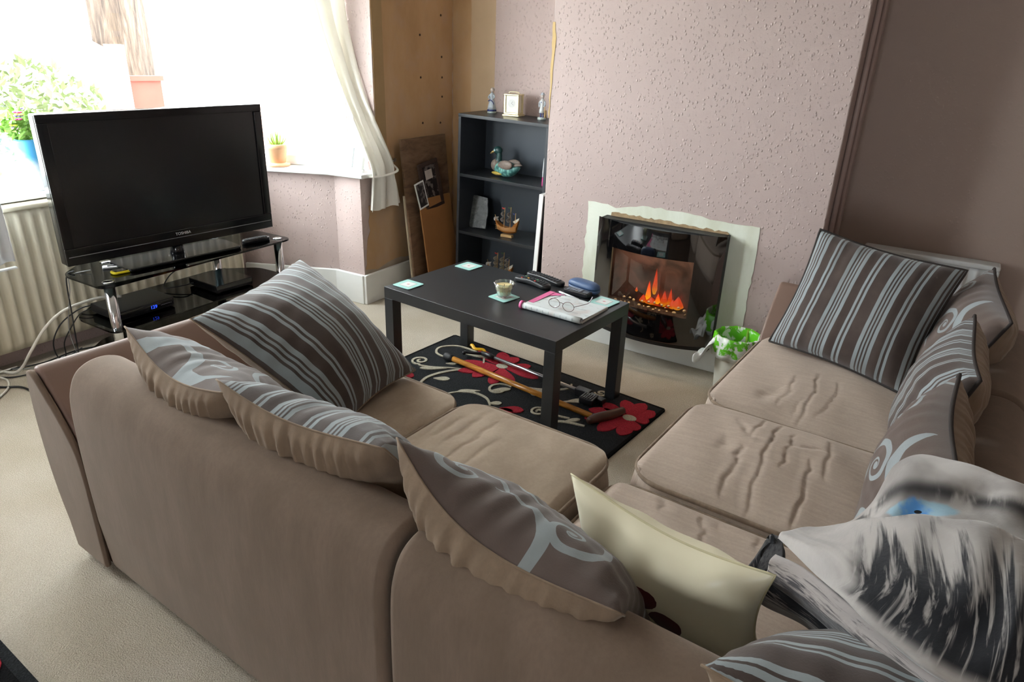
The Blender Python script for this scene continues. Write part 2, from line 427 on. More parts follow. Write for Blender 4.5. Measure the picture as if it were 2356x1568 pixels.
# painted pipes up the side of the chimney breast
M_PIPE = plain('painted_pipe', '#a58f89', .4, var=.05)
for i, y in enumerate((3.25, 3.40)):
    struct(MB().cyl((-.393, y, .0), (-.393, y, 2.42), .011, 12).build('trim_%d' % (5 + i), M_PIPE, smooth=True), 'painted pipe up the side of the chimney breast')

# ------------------------------------------------------------------ outdoors
def ground():
    m = Mat('pale_paving', '#b9b6ae', .9); n = m.noise(1.2, 5)
    m.col(m.mix(n.ss(.35, .7), '#aeaaa0', '#cfccc5')); return m
struct(MB().box((-40, -25, -.45), (-3.66, 40, -.35)).build('floor_outside', ground()), 'pale paved ground outside the bay window')
M_FENCE = plain('whitewashed_wood', '#c9c4bb', .85, var=.15, sc=12)
fa, fb = Vector((-6.1, 3.5, 0)), Vector((-9.2, 4.66, 0))
fence = thing('garden_fence', 'pale board fence beyond the bay window, left of the tree', 'fence', (fa.x, fa.y, -.35), atan2(fb.y - fa.y, fb.x - fa.x))
FL = (fb - fa).length
for i in range(11):
    x = FL * i / 11; zt = 1.52 + .2 * i / 11
    MB().box((x + .006, -.012, .02), (x + FL / 11 - .006, .012, zt)).build('board', M_FENCE, fence)
MB().prism([(0, 1.5), (FL, 1.72), (FL, 1.80), (0, 1.58)], 'y', -.03, .03).build('rail', M_FENCE, fence)
MB().box((-.13, -.06, 0), (.0, .07, 1.66)).build('post', M_FENCE, fence)
M_ORANGE = plain('orange_brown_fence_wood', '#8a372c', .85, var=.2, sc=10)
pan = thing('fence_panel', 'short orange-brown fence panel beside the white post', 'fence', (-6.06, 3.50, -.35), radians(70))
for i in range(5): MB().box((0, -.01, .05 + i * .27), (.30, .012, .05 + i * .27 + .255)).build('board', M_ORANGE, pan)
MB().box((0, -.03, 1.38), (.32, .03, 1.42)).build('cap_rail', M_ORANGE, pan)
def bark():
    m = Mat('grey_brown_bark', '#7d6b59', .95); v = m.scaled(m.pos(), (9, 9, 1.2)); n = m.noise(2.2, 6, .7, vec=v, dist=.6)
    m.col(m.ramp(n, [(.35, '#2a2019'), (.55, '#54463b'), (.75, '#74655a')])); return m.bump(n, 1.0, .05)
tr = thing('garden_tree', 'broad tree trunk with furrowed bark beyond the fence', 'tree', (-7.5, 4.4, -.35))
MB().lathe([(.36, 0), (.30, .35), (.275, 1.0), (.265, 2.0), (.26, 3.2), (.2, 4.0), (.0, 4.4)], 28, fn=lambda a, i: 1 + .05 * sin(5 * a + i) + .03 * sin(11 * a)).build('trunk', bark(), tr, smooth=True)
brn = MB()
for k in range(6):
    a = k * 1.05; brn.tube(spline([(0, 0, 3.0 + .15 * k), (.6 * cos(a), .6 * sin(a), 3.7 + .15 * k), (1.5 * cos(a), 1.5 * sin(a), 4.6 + .1 * k)], 4), [.11 - .01 * q for q in range(9)], 7)
brn.build('branch', plain('branch_bark', '#7d6b59', .95), tr, smooth=True)
def leaf_cloud(n, rx, ry, rz, sz, seed, cz=0.0):
    r = random.Random(seed); b = MB()
    for _ in range(n):
        a, q, t = r.uniform(0, 2 * pi), r.uniform(0, 1) ** .4, r.uniform(-1, 1); k = sqrt(1 - t * t)
        p = Vector((rx * q * k * cos(a), ry * q * k * sin(a), cz + rz * q * t)); d = Vector((r.gauss(0, 1), r.gauss(0, 1), r.gauss(0, 1))).normalized(); e = d.orthogonal().normalized(); s2 = sz * r.uniform(.6, 1.3)
        g = d.cross(e) * s2 * .12
        b.add([p - d * s2, p + e * s2 * .45 + g, p + d * s2, p - e * s2 * .45 + g], [(0, 1, 2, 3)])
    return b
M_LEAF = plain('garden_leaf', '#56633a', .7, var=.3, sc=6)
bu = thing('garden_bush', 'loose yellow-green bush outside the left of the bay window', 'bush', (-5.65, 2.62, -.35))
lb = leaf_cloud(1500, .5, .5, .62, .04, 5, .98); lo = lb.build('foliage', M_LEAF, bu); lo['kind'] = 'stuff'
MB().tube([(0, 0, 0), (.05, .02, .7)], .03, 7).build('stem', plain('bush_stem', '#6a5a40', .9), bu)
gw = thing('garden_wall', 'faint red brick wall outside the angled window', 'wall', (-5.2, 4.9, -.35), radians(20))
def brickm():
    m = Mat('weathered_brick', '#b08a78', .9); n = m.node('ShaderNodeTexBrick'); m.nt.links.new(m.scaled(m.pos(), (1, 1, 1), rot=(radians(90), 0, 0)), n.inputs[0])
    n.inputs['Color1'].default_value = C('#c79a86'); n.inputs['Color2'].default_value = C('#b5836f'); n.inputs['Mortar'].default_value = C('#d8d2ca'); n.inputs['Scale'].default_value = 4.4
    m.col(n.outputs[0]); return m
MB().box((-1.2, 0, 0), (1.6, .22, 1.25)).build('brickwork', brickm(), gw)
MB().box((-1.24, -.03, 1.25), (1.64, .25, 1.31)).build('coping', plain('coping_stone', '#bdb8ae', .9), gw)

# ------------------------------------------------------------------ corner sofa
def fabric(name, col, col2=None, streak=(14, 14, 2), rough=.9, sheen=.3, bump=.25):
    m = Mat(name, col, rough, spec=.2)
    n = m.noise(2.2, 4, .6, vec=m.scaled(m.pos(), streak)); f = m.noise(320, 2)
    c = C(col); d = C(col2) if col2 else tuple(x * .8 for x in c[:3]) + (1,)
    g_ = m.noise(2.0, 3, .7, vec=m.scaled(m.pos(), (70, 70, 9)))
    m.col(m.mix(g_.ss(.35, .7) * .22, m.mix(n.ss(.35, .7), d, c), tuple(x * .62 for x in c[:3]) + (1,)))
    m.b.inputs['Sheen Weight'].default_value = sheen; m.b.inputs['Sheen Roughness'].default_value = .4
    m.b.inputs['Sheen Tint'].default_value = (.9, .8, .7, 1)
    return m.bump(f * .6 + n * .4, bump, .002)
M_SOFA = fabric('taupe_sofa_cloth', '#7e6c5f', '#746356', (5, 5, 1.5))
M_SEAT = fabric('taupe_seat_cloth', '#a99785', '#9f8d7c', (9, 5, 3))
M_SEAT_LIT = fabric('taupe_seat_cloth_lit', '#b8a79a', '#b09f92', (5, 46, 5))  # window light on the right-hand seats is put into this paler cloth
M_LEATHER = Mat('brown_suede_leather', '#7c6459', .48, spec=.4)
M_LEATHER.bump(M_LEATHER.noise(240, 3), .15, .002)
M_PIPING = fabric('taupe_piping', '#92806f', '#7c6b5c')
sofa = thing('corner_sofa', 'L-shaped taupe fabric corner sofa filling the foreground', 'sofa', (-.52, 1.48, 0), radians(-2.8))
BP = [(-.80, .03), (-.812, .2), (-.815, .4), (-.812, .55), (-.80, .61), (-.778, .645), (-.742, .662), (-.70, .662), (-.665, .645), (-.645, .61), (-.625, .5), (-.61, .3), (-.605, .03)]
BP = [BP[0]] + [(p.x, p.y) for p in spline([(a_, b_, 0) for a_, b_ in BP[1:-1]], 5)] + [BP[-1]]
def back(axis, a, b, prof):
    return MB().prism(prof, axis, a, b).build('backrest', M_SOFA, sofa, bevel=.02, seg=3)
back('x', -1.205, -.098, BP); back('x', -.088, .83, BP)
back('y', -.80, .55, [(-p, z) for p, z in BP]); back('y', .562, 1.14, [(-p, z) for p, z in BP])
AP = [(-1.372, .03), (-1.388, .12), (-1.412, .2), (-1.43, .3), (-1.438, .42), (-1.434, .52), (-1.426, .58), (-1.41, .598), (-1.385, .592), (-1.345, .555), (-1.295, .505), (-1.25, .45), (-1.22, .39), (-1.208, .3), (-1.206, .03)]
AP = [AP[0]] + [(p.x, p.y) for p in spline([(a_, b_, 0) for a_, b_ in AP[1:-1]], 4)] + [AP[-1]]
MB().prism(AP, 'y', -.795, .02).build('armrest', M_LEATHER, sofa, bevel=.012, seg=3)['label'] = 'brown smooth flared armrest'
ep = MB().prism([(x * .997 - .003, z * .99) for x, z in AP], 'y', -.815, -.797).build('arm_end_panel', M_SOFA, sofa, bevel=.008); ep['label'] = 'taupe end panel of the armrest'
AP2 = [(-x - .06, z) for x, z in AP]
MB().prism(AP2, 'x', -.03, .80).build('armrest', M_LEATHER, sofa, bevel=.012, seg=3)['label'] = 'brown smooth flared armrest by the right alcove'
MB().box((-1.21, -.62, .03), (.62, -.035, .29)).build('seat_base', M_SOFA, sofa, bevel=.012)
MB().box((.035, -.036, .03), (.62, 1.15, .29)).build('seat_base', M_SOFA, sofa, bevel=.012)
for x, y in ((-1.33, -.74), (-1.33, -.05), (.08, 1.2), (.75, -.74), (.75, 1.2)):
    MB().lathe([(.025, 0), (.03, .035)], 14, (x, y, 0)).build('foot', plain('dark_wood_foot', '#2a211b', .5), sofa)

def crease_z(x, y, cr):
    z = 0
    for (x0, y0, x1, y1, dp, wd) in cr:
        L2 = (x1 - x0) ** 2 + (y1 - y0) ** 2; t = max(0, min(1, ((x - x0) * (x1 - x0) + (y - y0) * (y1 - y0)) / L2))
        px, py = x0 + t * (x1 - x0), y0 + t * (y1 - y0); d = hypot(x - px, y - py); sd = ((x - x0) * (y1 - y0) - (y - y0) * (x1 - x0))
        tp = .55 + .45 * sin(pi * t); sg = 1 if sd > 0 else -1
        wq = wd * .8; wob = .0035 * sin(7 * t + 31 * x0) + .0015 * sin(17 * t + 50 * y0); d2 = d * sg + wob; z += tp * .36 * (-dp * exp(-(d2 / wq) ** 2) + .6 * dp * exp(-((d2 - 2.2 * wq) / (1.8 * wq)) ** 2) + .3 * dp * exp(-((d2 + 3.0 * wq) / (2.5 * wq)) ** 2))
    return z
def seat(name, x0, x1, y0, y1, z0, z1, r, cr, seed, mat, crown=.018, nx=200, ny=200):
    cx, cy, wx, wy = (x0 + x1) / 2, (y0 + y1) / 2, (x1 - x0) / 2, (y1 - y0) / 2; R = random.Random(seed); ph = [R.uniform(0, 6) for _ in range(6)]
    def rim(px, py):
        qx = max(-wx + r, min(wx - r, px)); qy = max(-wy + r, min(wy - r, py)); d = hypot(px - qx, py - qy)
        return (qx + (px - qx) / d * r, qy + (py - qy) / d * r) if d > r else (px, py)
    def f(u, v):
        px, py = rim((2 * u - 1) * wx, (2 * v - 1) * wy)
        e = min(1, min(wx - abs(px), wy - abs(py)) / .035); z = z1 - .016 * (1 - sqrt(max(0, 1 - (1 - e) ** 2))) + crown * (1 - (px / wx) ** 2) * (1 - (py / wy) ** 2)
        z += (crease_z(px + cx, py + cy, cr) + .003 * sin(9 * px + ph[0]) * sin(7 * py + ph[1]) + .0018 * sin(31 * px + 17 * py + ph[2])) * min(1, e * 1.2)
        return (cx + px, cy + py, z)
    b = MB().grid(f, nx, ny)
    # sides: loop of boundary vertices going down with a belly
    idx = [i for i in range(nx + 1)] + [(j + 1) * (nx + 1) - 1 for j in range(1, ny + 1)] + [ny * (nx + 1) + i for i in range(nx - 1, -1, -1)] + [j * (nx + 1) for j in range(ny - 1, 0, -1)]
    base = len(b.v); n = len(idx); K = 6
    for k in range(1, K + 1):
        t = k / K; zz = (z1 - .016) + (z0 - z1 + .016) * t; g = .014 * sin(pi * t)
        for i in idx:
            p = b.v[i]; dx, dy = p.x - cx, p.y - cy; l = hypot(dx, dy); b.v.append(Vector((p.x + dx / l * g, p.y + dy / l * g, zz)))
    for k in range(K):
        for q in range(n):
            a0 = idx[q] if k == 0 else base + (k - 1) * n + q; a1 = idx[(q + 1) % n] if k == 0 else base + (k - 1) * n + (q + 1) % n
            b.f.append((a0, a1, base + k * n + (q + 1) % n, base + k * n + q))
    b.f.append(tuple(base + (K - 1) * n + q for q in range(n)))
    o = b.build(name, mat, sofa, smooth=True)
    path = [Vector((b.v[i].x, b.v[i].y, z1 - .012)) for i in idx[::3]]; path.append(path[0])
    MB().tube(path, .0065, 7).build('piping', M_PIPING, o, smooth=True)
    return o
R1 = random.Random(3)
crL1 = [(-.596, -.06, -.578, -.176, .004, .012), (-.62, -.113, -.60, -.217, .004, .014), (-.75, -.05, -.72, -.2, .003, .02)]
crL2 = [(-.447, -.054, -.437, -.134, .006, .011), (-.437, -.134, -.431, -.24, .006, .011), (-.39, -.079, -.377, -.184, .006, .010), (-.377, -.184, -.379, -.29, .006, .010), (-.485, -.102, -.477, -.26, .006, .012), (-.324, -.168, -.322, -.30, .005, .010), (-.377, -.015, -.401, -.053, .003, .01), (-.528, -.082, -.499, -.28, .006, .012)]
crC = [(.031, -.123, .114, -.112, .003, .008), (.115, -.073, .135, -.132, .006, .012), (.206, -.071, .243, -.143, .005, .008), (.243, -.143, .26, -.203, .005, .008), (.347, -.068, .358, -.133, .005, .008), (.153, -.209, .255, -.196, .003, .008), (.261, -.074, .262, -.107, .004, .014)]
crR1 = [(.207, .419, .207, .287, .006, .007), (.254, .417, .258, .303, .007, .007), (.258, .303, .277, .12, .007, .007), (.277, .12, .303, -.046, .006, .007), (.301, .385, .308, .295, .006, .007), (.308, .295, .318, .179, .006, .007), (.204, .229, .215, .149, .008, .010), (.215, .149, .225, -.005, .007, .008), (.151, .371, .204, .292, .011, .014), (.204, .292, .255, .277, .004, .01), (.318, .319, .409, .344, .006, .009), (.391, .4, .42, .198, .006, .007), (.372, .263, .386, .158, .006, .007), (.386, .158, .405, -.039, .007, .007), (.159, .242, .159, .186, .008, .018), (.261, .29, .318, .319, .003, .009)]
crR2 = [(.2, .778, .216, .657, .005, .008), (.216, .657, .203, .556, .005, .008), (.26, .839, .282, .69, .005, .007), (.282, .69, .284, .475, .005, .007), (.333, .817, .341, .665, .004, .008), (.341, .665, .323, .545, .004, .008), (.153, .575, .17, .621, .017, .028), (.263, .633, .257, .53, .003, .007)]
seat('seat_cushion', -1.2, -.555, -.60, .005, .28, .452, .10, crL1, 1, M_SEAT)
seat('seat_cushion', -.55, -.05, -.60, .012, .28, .458, .10, crL2, 2, M_SEAT)
seat('seat_cushion', -.02, .60, -.60, -.062, .28, .437, .07, crC, 3, M_SEAT_LIT)
seat('seat_cushion', -.005, .60, -.052, .455, .28, .455, .10, crR1, 4, M_SEAT_LIT)
seat('seat_cushion', .0, .60, .462, 1.13, .28, .45, .10, crR2, 5, M_SEAT_LIT)

# ------------------------------------------------------------------ scatter cushions
def uv_xy(m):
    return m.xyz(m.pos('UV'))
def stripes(name, dark='#463b37', light='#90989b', reps=3.25, shift=0.0):
    m = Mat(name, dark, .85, spec=.2); u, v, _ = uv_xy(m)
    f = (u * reps + shift).fr(); D, L = dark, light
    st = [(0.0, D), (.035, L), (.115, D), (.152, L), (.188, D), (.225, L), (.262, D), (.298, L), (.382, D), (.575, L), (.633, D), (.685, L), (.743, D)]
    c = m.ramp(f, st, 'CONSTANT'); n = m.noise(14, 3)
    m.col(m.mix(n.ss(.3, .8) * .22, c, '#6a5c55')); m.b.inputs['Sheen Weight'].default_value = .25
    return m.bump(m.noise(300, 2), .2, .002)
def swirls(name, spirals, arcs, dark='#5a4c46', light='#90989b'):
    m = Mat(name, dark, .85, spec=.2); u, v, _ = uv_xy(m); mask = None
    for (cx, cy, rmax, b, ph, wph, d) in spirals:
        dx, dy = u - cx, v - cy; r = (dx * dx + dy * dy).op('SQRT').mx(.0005); th = dy.op('ARCTAN2', dx)
        p = ((r.op('LOGARITHM', math.e) / b - th * d + ph) / (2 * pi)).fr() - .5
        k = p.ab().lt(((r / rmax).pw(4.0) * -1.0 + 1.0).mx(0.0) * wph) * r.lt(rmax); k = k.mx(r.lt(rmax * .09)); mask = k if mask is None else mask.mx(k)
    for (cx, cy, R, wd, a0, a1) in arcs:
        dx, dy = u - cx, v - cy; r = (dx * dx + dy * dy).op('SQRT'); th = (dy.op('ARCTAN2', dx) / (2 * pi) - a0 + 2.0).fr(); span = (a1 - a0) % 1.0
        q_ = th / span; k = (r - R).ab().lt((q_ * (q_ * -1.0 + 1.0)).mx(0.0).pw(.6) * (q_ * -1.1 + 2.2) * wd) * th.lt(span); mask = k if mask is None else mask.mx(k)
    n = m.noise(14, 3); c = m.mix(mask, dark, light); m.col(m.mix(n.ss(.3, .8) * .22, c, '#6a5c55')); m.b.inputs['Sheen Weight'].default_value = .25
    return m.bump(m.noise(300, 2), .2, .002)
M_CBACK = fabric('taupe_cushion_back', '#8d7966', '#7f6c5b', (5, 5, 3))
M_STR = stripes('brown_grey_stripe')
M_STR2 = stripes('brown_grey_stripe_fine', reps=3.25, shift=.3)
M_SW1 = swirls('brown_swirl_print', [(.36, .82, .22, .2, 1.0, .16, 1), (.12, .50, .25, .2, 4.2, .14, -1), (.75, .30, .3, .2, 2.0, .14, 1), (.3, .2, .25, .2, 3.0, .14, 1)], [(.98, .82, .26, .07, .25, .75), (.60, 1.05, .2, .05, .5, .9)])
M_SW2 = swirls('brown_swirl_print_large', [(.80, .84, .2, .2, 1.6, .16, -1), (.30, .82, .2, .2, 3.6, .15, 1), (.55, .36, .28, .2, 5.0, .14, 1), (.15, .2, .25, .2, 2.0, .14, -1)], [(.58, 1.06, .26, .035, .48, .80)])
M_SW3 = swirls('brown_swirl_print_side', [(.62, .62, .24, .2, 2.6, .14, 1), (.86, .36, .22, .2, 4.4, .14, 1), (.30, .44, .26, .2, 1.0, .14, -1), (.22, .85, .2, .2, 3.0, .14, -1)], [(.95, .98, .32, .05, .5, .75)])
M_SEAM = plain('dark_seam', '#2d2624', .8)
def cushion(label, bl, br, tr, tl, T, front, backm, seed, pin=.07, wr=.006, nf=9, sag=.0, n=40, name='scatter_cushion', piping=True, cat='cushion', grp='scatter cushions on the corner sofa', ppow=2.6, q=.52, gather=1.6, so=0.0):
    bl, br, tr, tl = map(Vector, (bl, br, tr, tl)); o = (bl + br) / 2; o = Vector((o.x, o.y, min(bl.z, br.z)))
    N = ((br - bl) + (tr - tl)).cross((tl - bl) + (tr - br)).normalized(); rr = random.Random(seed); ph = [rr.uniform(0, 6.3) for _ in range(8)]
    def S0(u, v):
        u2 = .5 + (u - .5) * (1 - pin * sin(pi * v)); v2 = .5 + (v - .5) * (1 - pin * sin(pi * u))
        p = bl * (1 - u2) * (1 - v2) + br * u2 * (1 - v2) + tr * u2 * v2 + tl * (1 - u2) * v2
        p = p + N * (sag * sin(pi * u) * sin(pi * v) + .006 * sin(5 * u + ph[0]) * sin(4 * v + ph[1]))
        p = p - N * (so * sin(pi * u) * v * v)
        return p - o
    def th(u, v, sd):
        a = max(0, 1 - abs(2 * u - 1) ** ppow); b = max(0, 1 - abs(2 * v - 1) ** ppow); t = T / 2 * (a * b) ** q
        e = (a * b) ** .35
        ed = exp(-(1 - v) / .22) + exp(-v / .22); es = exp(-(1 - u) / .2) + exp(-u / .2)
        wv = wr * e * (ed * sin(2 * pi * nf * u + 1.3 * sin(3 * v + ph[2]) + ph[3] + sd) * (.6 + .4 * sin(11 * u + ph[5])) + .6 * es * sin(2 * pi * (nf - 2) * v + ph[4] + sd))
        wv += .35 * wr * e * sin(9 * u + 6 * v + ph[6]) + .35 * wr * e * sin(5 * u - 12 * v + ph[7])
        return t + wv
    def gath(u, v): return .55 * wr * exp(-(1 - v) / .16) * min(1, (1 - v) * 14) * sin(2 * pi * 15 * u + 2 * sin(9 * u + ph[1])) * (max(0, 1 - abs(2 * u - 1) ** 4))
    t = thing(name, label, cat, o, 0, grp)
    MB().grid(lambda u, v: S0(u, v) + N * th(u, v, 0), n, n, uv=True).build('front_panel', front, t, smooth=True)
    MB().grid(lambda u, v: S0(u, v) - N * (th(u, v, 1.7) + gather * gath(u, v)), n + 40, n, uv=True).build('back_panel', backm, t, smooth=True)
    if piping:
        k = 30; path = [S0(i / k, 0) for i in range(k)] + [S0(1, i / k) for i in range(k)] + [S0(1 - i / k, 1) for i in range(k)] + [S0(0, 1 - i / k) for i in range(k + 1)]
        MB().tube(path, .0045 if piping == 'zip' else .0022, 6).build('seam', {True: M_CBACK, 'zip': M_SEAM}.get(piping, piping) if isinstance(piping, (bool, str)) else piping, t, smooth=True)
    return t
cushion('large striped brown cushion tilted against the left armrest', (-1.22, 1.13, .475), (-1.29, 1.53, .48), (-1.81, 1.55, .735), (-1.66, 1.03, .72), .19, M_STR, M_CBACK, 11, sag=.04)
cushion('swirl-print cushion in the far left corner behind the large striped one', (-1.17, 1.04, .46), (-1.62, 1.09, .46), (-1.63, .835, .765), (-1.19, .79, .74), .18, M_SW1, M_CBACK, 12, wr=.008, so=.03)
cushion('striped cushion leaning on the middle of the left backrest', (-.72, 1.03, .46), (-1.20, 1.04, .46), (-1.222, .795, .76), (-.752, .795, .755), .17, M_STR2, M_CBACK, 13, wr=.008, so=.012)
cushion('swirl-print cushion leaning on the backrest in front of the camera', (-.24, .95, .45), (-.70, 1.00, .46), (-.742, .825, .775), (-.255, .74, .69), .205, M_SW2, M_CBACK, 14, wr=.009, so=.05)
def cream():
    m = Mat('cream_satin_poppy', '#cfc7a4', .35, spec=.5); u, v, _ = uv_xy(m); k = None
    for (cx, cy, r) in ((.56, .52, .1), (.42, .36, .09), (.7, .3, .12), (.3, .2, .11), (.52, .12, .12)):
        dx, dy = u - cx, v - cy; d = (dx * dx + dy * dy).op('SQRT') + m.noise(9, 2, vec=m.pos('UV')) * .06; s = d.lt(r + .03); k = s if k is None else k.mx(s)
    m.col(m.mix(k, '#ece4c8', '#5a1518')); m.b.inputs['Sheen Weight'].default_value = .3; return m
cushion('cream satin cushion with dark red poppies in the sofa corner', (-.05, .95, .45), (-.43, .985, .45), (-.468, .985, .71), (-.085, .935, .705), .12, plain('cream_satin', '#ece4c8', .35, var=.04), cream(), 15, pin=.16, wr=.010, nf=3, piping=plain('cream_seam', '#cfc6a2', .5), gather=0.0)
cushion('striped cushion slumped at the bottom edge beneath the fleece throw', (-.10, 1.0, .46), (-.125, .70, .712), (.33, .67, .712), (.34, .97, .46), .20, M_STR, M_CBACK, 16, sag=.02)
cushion('large striped cushion propped upright against the right armrest', (-.425, 2.49, .47), (.03, 2.30, .47), (.108, 2.56, .825), (-.343, 2.56, .885), .17, M_STR, M_CBACK, 17, piping='zip')
cushion('swirl-print cushion farthest back on the right backrest, by the radiator', (.07, 2.68, .46), (.09, 2.15, .46), (.222, 2.17, .80), (.192, 2.73, .805), .18, M_SW3, M_CBACK, 18, piping='zip')
cushion('striped cushion squeezed between the two swirl-print ones on the right backrest', (.055, 2.17, .46), (.065, 1.70, .46), (.155, 1.70, .80), (.137, 2.18, .80), .17, M_STR2, M_CBACK, 19, piping='zip')
cushion('swirl-print cushion half under the grey fleece throw on the right', (.04, 1.72, .46), (.05, 1.2, .46), (.122, 1.22, .80), (.113, 1.71, .80), .17, M_SW3, M_CBACK, 20, piping='zip')

# ------------------------------------------------------------------ fleece throw
def fleece():
    m = Mat('grey_fur_print_fleece', '#8a8582', .95, spec=.1); u, v, _ = uv_xy(m); UV = m.pos('UV')
    big = m.noise(4.0, 3, .6, vec=UV, dist=.5)
    st = m.noise(2.4, 4, .6, vec=m.scaled(UV, (9, 1.6, 1), rot=(0, 0, radians(-8))), dist=.6)
    st2 = m.noise(2.6, 4, .6, vec=m.scaled(UV, (13, 2.0, 1), rot=(0, 0, radians(-8))), dist=.8)
    t = v + (st - .5) * .50 + (big - .5) * .18
    dk = (t.ss(.25, .33) * -1.0 + 1.0) * (u + (big - .5) * .14).ss(.17, .25) * v.ss(.015, .06)
    dk = dk * (st2.ss(.50, .66) * -.75 + 1.0)
    rim = ((v - .70).ab().ss(.0, .06) * -1.0 + 1.0) * (big + (st - .5) * .6).ss(.34, .52) * .85
    tops = ((v - .40).ab().ss(.0, .05) * -1.0 + 1.0) * (st - .02).ss(.5, .62) * .7 * u.ss(.15, .2)
    base = m.mix(big.ss(.38, .68), '#aba5a1', '#8d8784')
    c = m.mix(dk.mx(rim).mx(tops), base, '#1f1f23')
    dx, dy = (u - .45) / .15, (v - .605 - (u - .45) * .08) / .055; d = (dx * dx + dy * dy).op('SQRT') + (m.noise(11, 3, vec=UV) - .5) * .55
    c = m.mix((d.ss(.8, 1.05) * -1.0 + 1.0) * .9, c, '#8fafbf')
    bx = (u - .43).ab() / .075; by = (v - .60).ab() / .06; bb = (bx * bx + by * by).op('SQRT') + (m.noise(16, 3, vec=UV) - .5) * 1.5
    c = m.mix((bb.ss(.55, 1.1) * -1.0 + 1.0) * .9, c, '#4f8fd2')
    ex, ey = (u - .445) / .016, (v - .60) / .010; e = (ex * ex + ey * ey).op('SQRT'); c = m.mix(e.lt(1.0), c, '#12151c')
    m.col(c); m.b.inputs['Sheen Weight'].default_value = .35; m.b.inputs['Sheen Roughness'].default_value = .5
    return m.bump(m.noise(70, 4), .35, .004)
TH = [  # rows from the near edge over the crest to the far side, columns left to right
    [(-.103, 1.034, .70), (-.02, .914, .745), (.042, .841, .765), (.111, .786, .775), (.168, .78, .775), (.228, .797, .77), (.42, .83, .73)],
    [(-.10, 1.052, .705), (-.006, .906, .785), (.061, .863, .80), (.123, .832, .81), (.171, .819, .815), (.218, .819, .81), (.41, .85, .77)],
    [(-.083, 1.074, .705), (-.008, .955, .785), (.058, .902, .82), (.119, .878, .84), (.167, .871, .85), (.209, .865, .85), (.40, .90, .81)],
    [(-.054, 1.103, .70), (-.006, 1.047, .77), (.042, 1.022, .815), (.096, 1.004, .85), (.154, .993, .865), (.211, .98, .865), (.40, 1.01, .82)],
    [(-.049, 1.13, .675), (.002, 1.09, .735), (.048, 1.09, .765), (.104, 1.095, .785), (.164, 1.085, .80), (.222, 1.06, .815), (.41, 1.09, .78)],
    [(-.039, 1.19, .635), (.007, 1.15, .705), (.044, 1.135, .765), (.095, 1.135, .785), (.155, 1.125, .805), (.222, 1.10, .82), (.41, 1.13, .78)],
    [(-.028, 1.27, .60), (.010, 1.20, .70), (.034, 1.18, .785), (.085, 1.165, .82), (.148, 1.15, .835), (.22, 1.14, .84), (.40, 1.17, .79)],
    [(-.019, 1.35, .56), (.016, 1.264, .69), (.037, 1.27, .775), (.079, 1.24, .825), (.145, 1.20, .842), (.222, 1.18, .845), (.40, 1.22, .79)],
    [(-.009, 1.45, .49), (.019, 1.40, .60), (.04, 1.42, .68), (.092, 1.43, .71), (.168, 1.37, .73), (.259, 1.34, .74), (.43, 1.38, .70)]]
def cr1(a, b, c, d, t): return .5 * ((2 * b) + (c - a) * t + (2 * a - 5 * b + 4 * c - d) * t * t + (3 * b - a - 3 * c + d) * t ** 3)
TO = Vector((.1, 1.0, .6))
def th_pt(u, v):
    nr, nc = len(TH), len(TH[0]); x = u * (nc - 1); y = v * (nr - 1); i = min(int(x), nc - 2); j = min(int(y), nr - 2); tx, ty = x - i, y - j; rows = []
    for jj in (j - 1, j, j + 1, j + 2):
        R_ = TH[max(0, min(nr - 1, jj))]; P = [Vector(R_[max(0, min(nc - 1, k))]) for k in (i - 1, i, i + 1, i + 2)]; rows.append(cr1(*P, tx))
    p = cr1(*rows, ty); hp = exp(-((v - .85) / .1) ** 2)
    fold = .003 * sin(15 * u + 9 * v + 1) + .0022 * sin(31 * u - 14 * v) + .004 * hp * sin(26 * v + 16 * u) + .003 * sin(24 * v - 20 * u) * (1 - hp)
    return p + Vector((-.1, -.35, .93)) * fold
thr = thing('fleece_throw', 'rumpled grey and black fleece throw with a printed blue eye', 'blanket', TO)
M_FLEECE = fleece()
MB().grid(lambda u, v: th_pt(u, v) - TO, 110, 110, uv=True).build('cloth', M_FLEECE, thr, smooth=True, solid=.012)
def fleece2(nm, lo, hi, sh):
    m = Mat(nm, lo, .95, spec=.1); u, v, _ = uv_xy(m); UV = m.pos('UV'); n = m.noise(3, 4, .6, vec=m.scaled(UV, (2.2, 5, 1)), dist=.6)
    m.col(m.mix((n + (v - .5) * sh).ss(.38, .62), lo, hi)); m.b.inputs['Sheen Weight'].default_value = .35; return m.bump(m.noise(70, 4), .35, .004)
def strip(nm, top_, bot_, bulge, mat, lab, wav):
    a_ = spline(top_, 12); b_ = spline(bot_, 12); n = len(a_) - 1
    def f(u, v):
        k = u * n; i = min(int(k), n - 1); t = k - i; p = a_[i].lerp(a_[i + 1], t); q = b_[i].lerp(b_[i + 1], t)
        return p.lerp(q, v) + Vector((-.35, -.75, .35)) * (bulge * sin(pi * min(1, v * 1.0)) + wav * sin(9 * v + 7 * u)) - TO
    o = MB().grid(f, 60, 20, uv=True).build(nm, mat, thr, smooth=True, solid=.010); o['label'] = lab
strip('inner_fold', [(-.098, 1.000, .695), (-.049, .971, .712), (.014, .908, .728), (.072, .862, .74), (.14, .815, .745)], [(-.097, .962, .668), (-.05, .943, .665), (.005, .907, .67), (.057, .862, .675), (.11, .825, .68)], .016, fleece2('grey_fleece_fold', '#4a474a', '#a39b98', -.5), 'grey inner fold of the throw', .004)
strip('end_fold', [(-.096, 1.038, .702), (-.090, 1.012, .70), (-.086, .99, .698)], [(-.122, 1.04, .685), (-.133, .985, .66), (-.131, .955, .64)], .008, fleece2('black_fleece_end', '#161619', '#3a383a', -.3), 'dark folded end of the throw', .002)
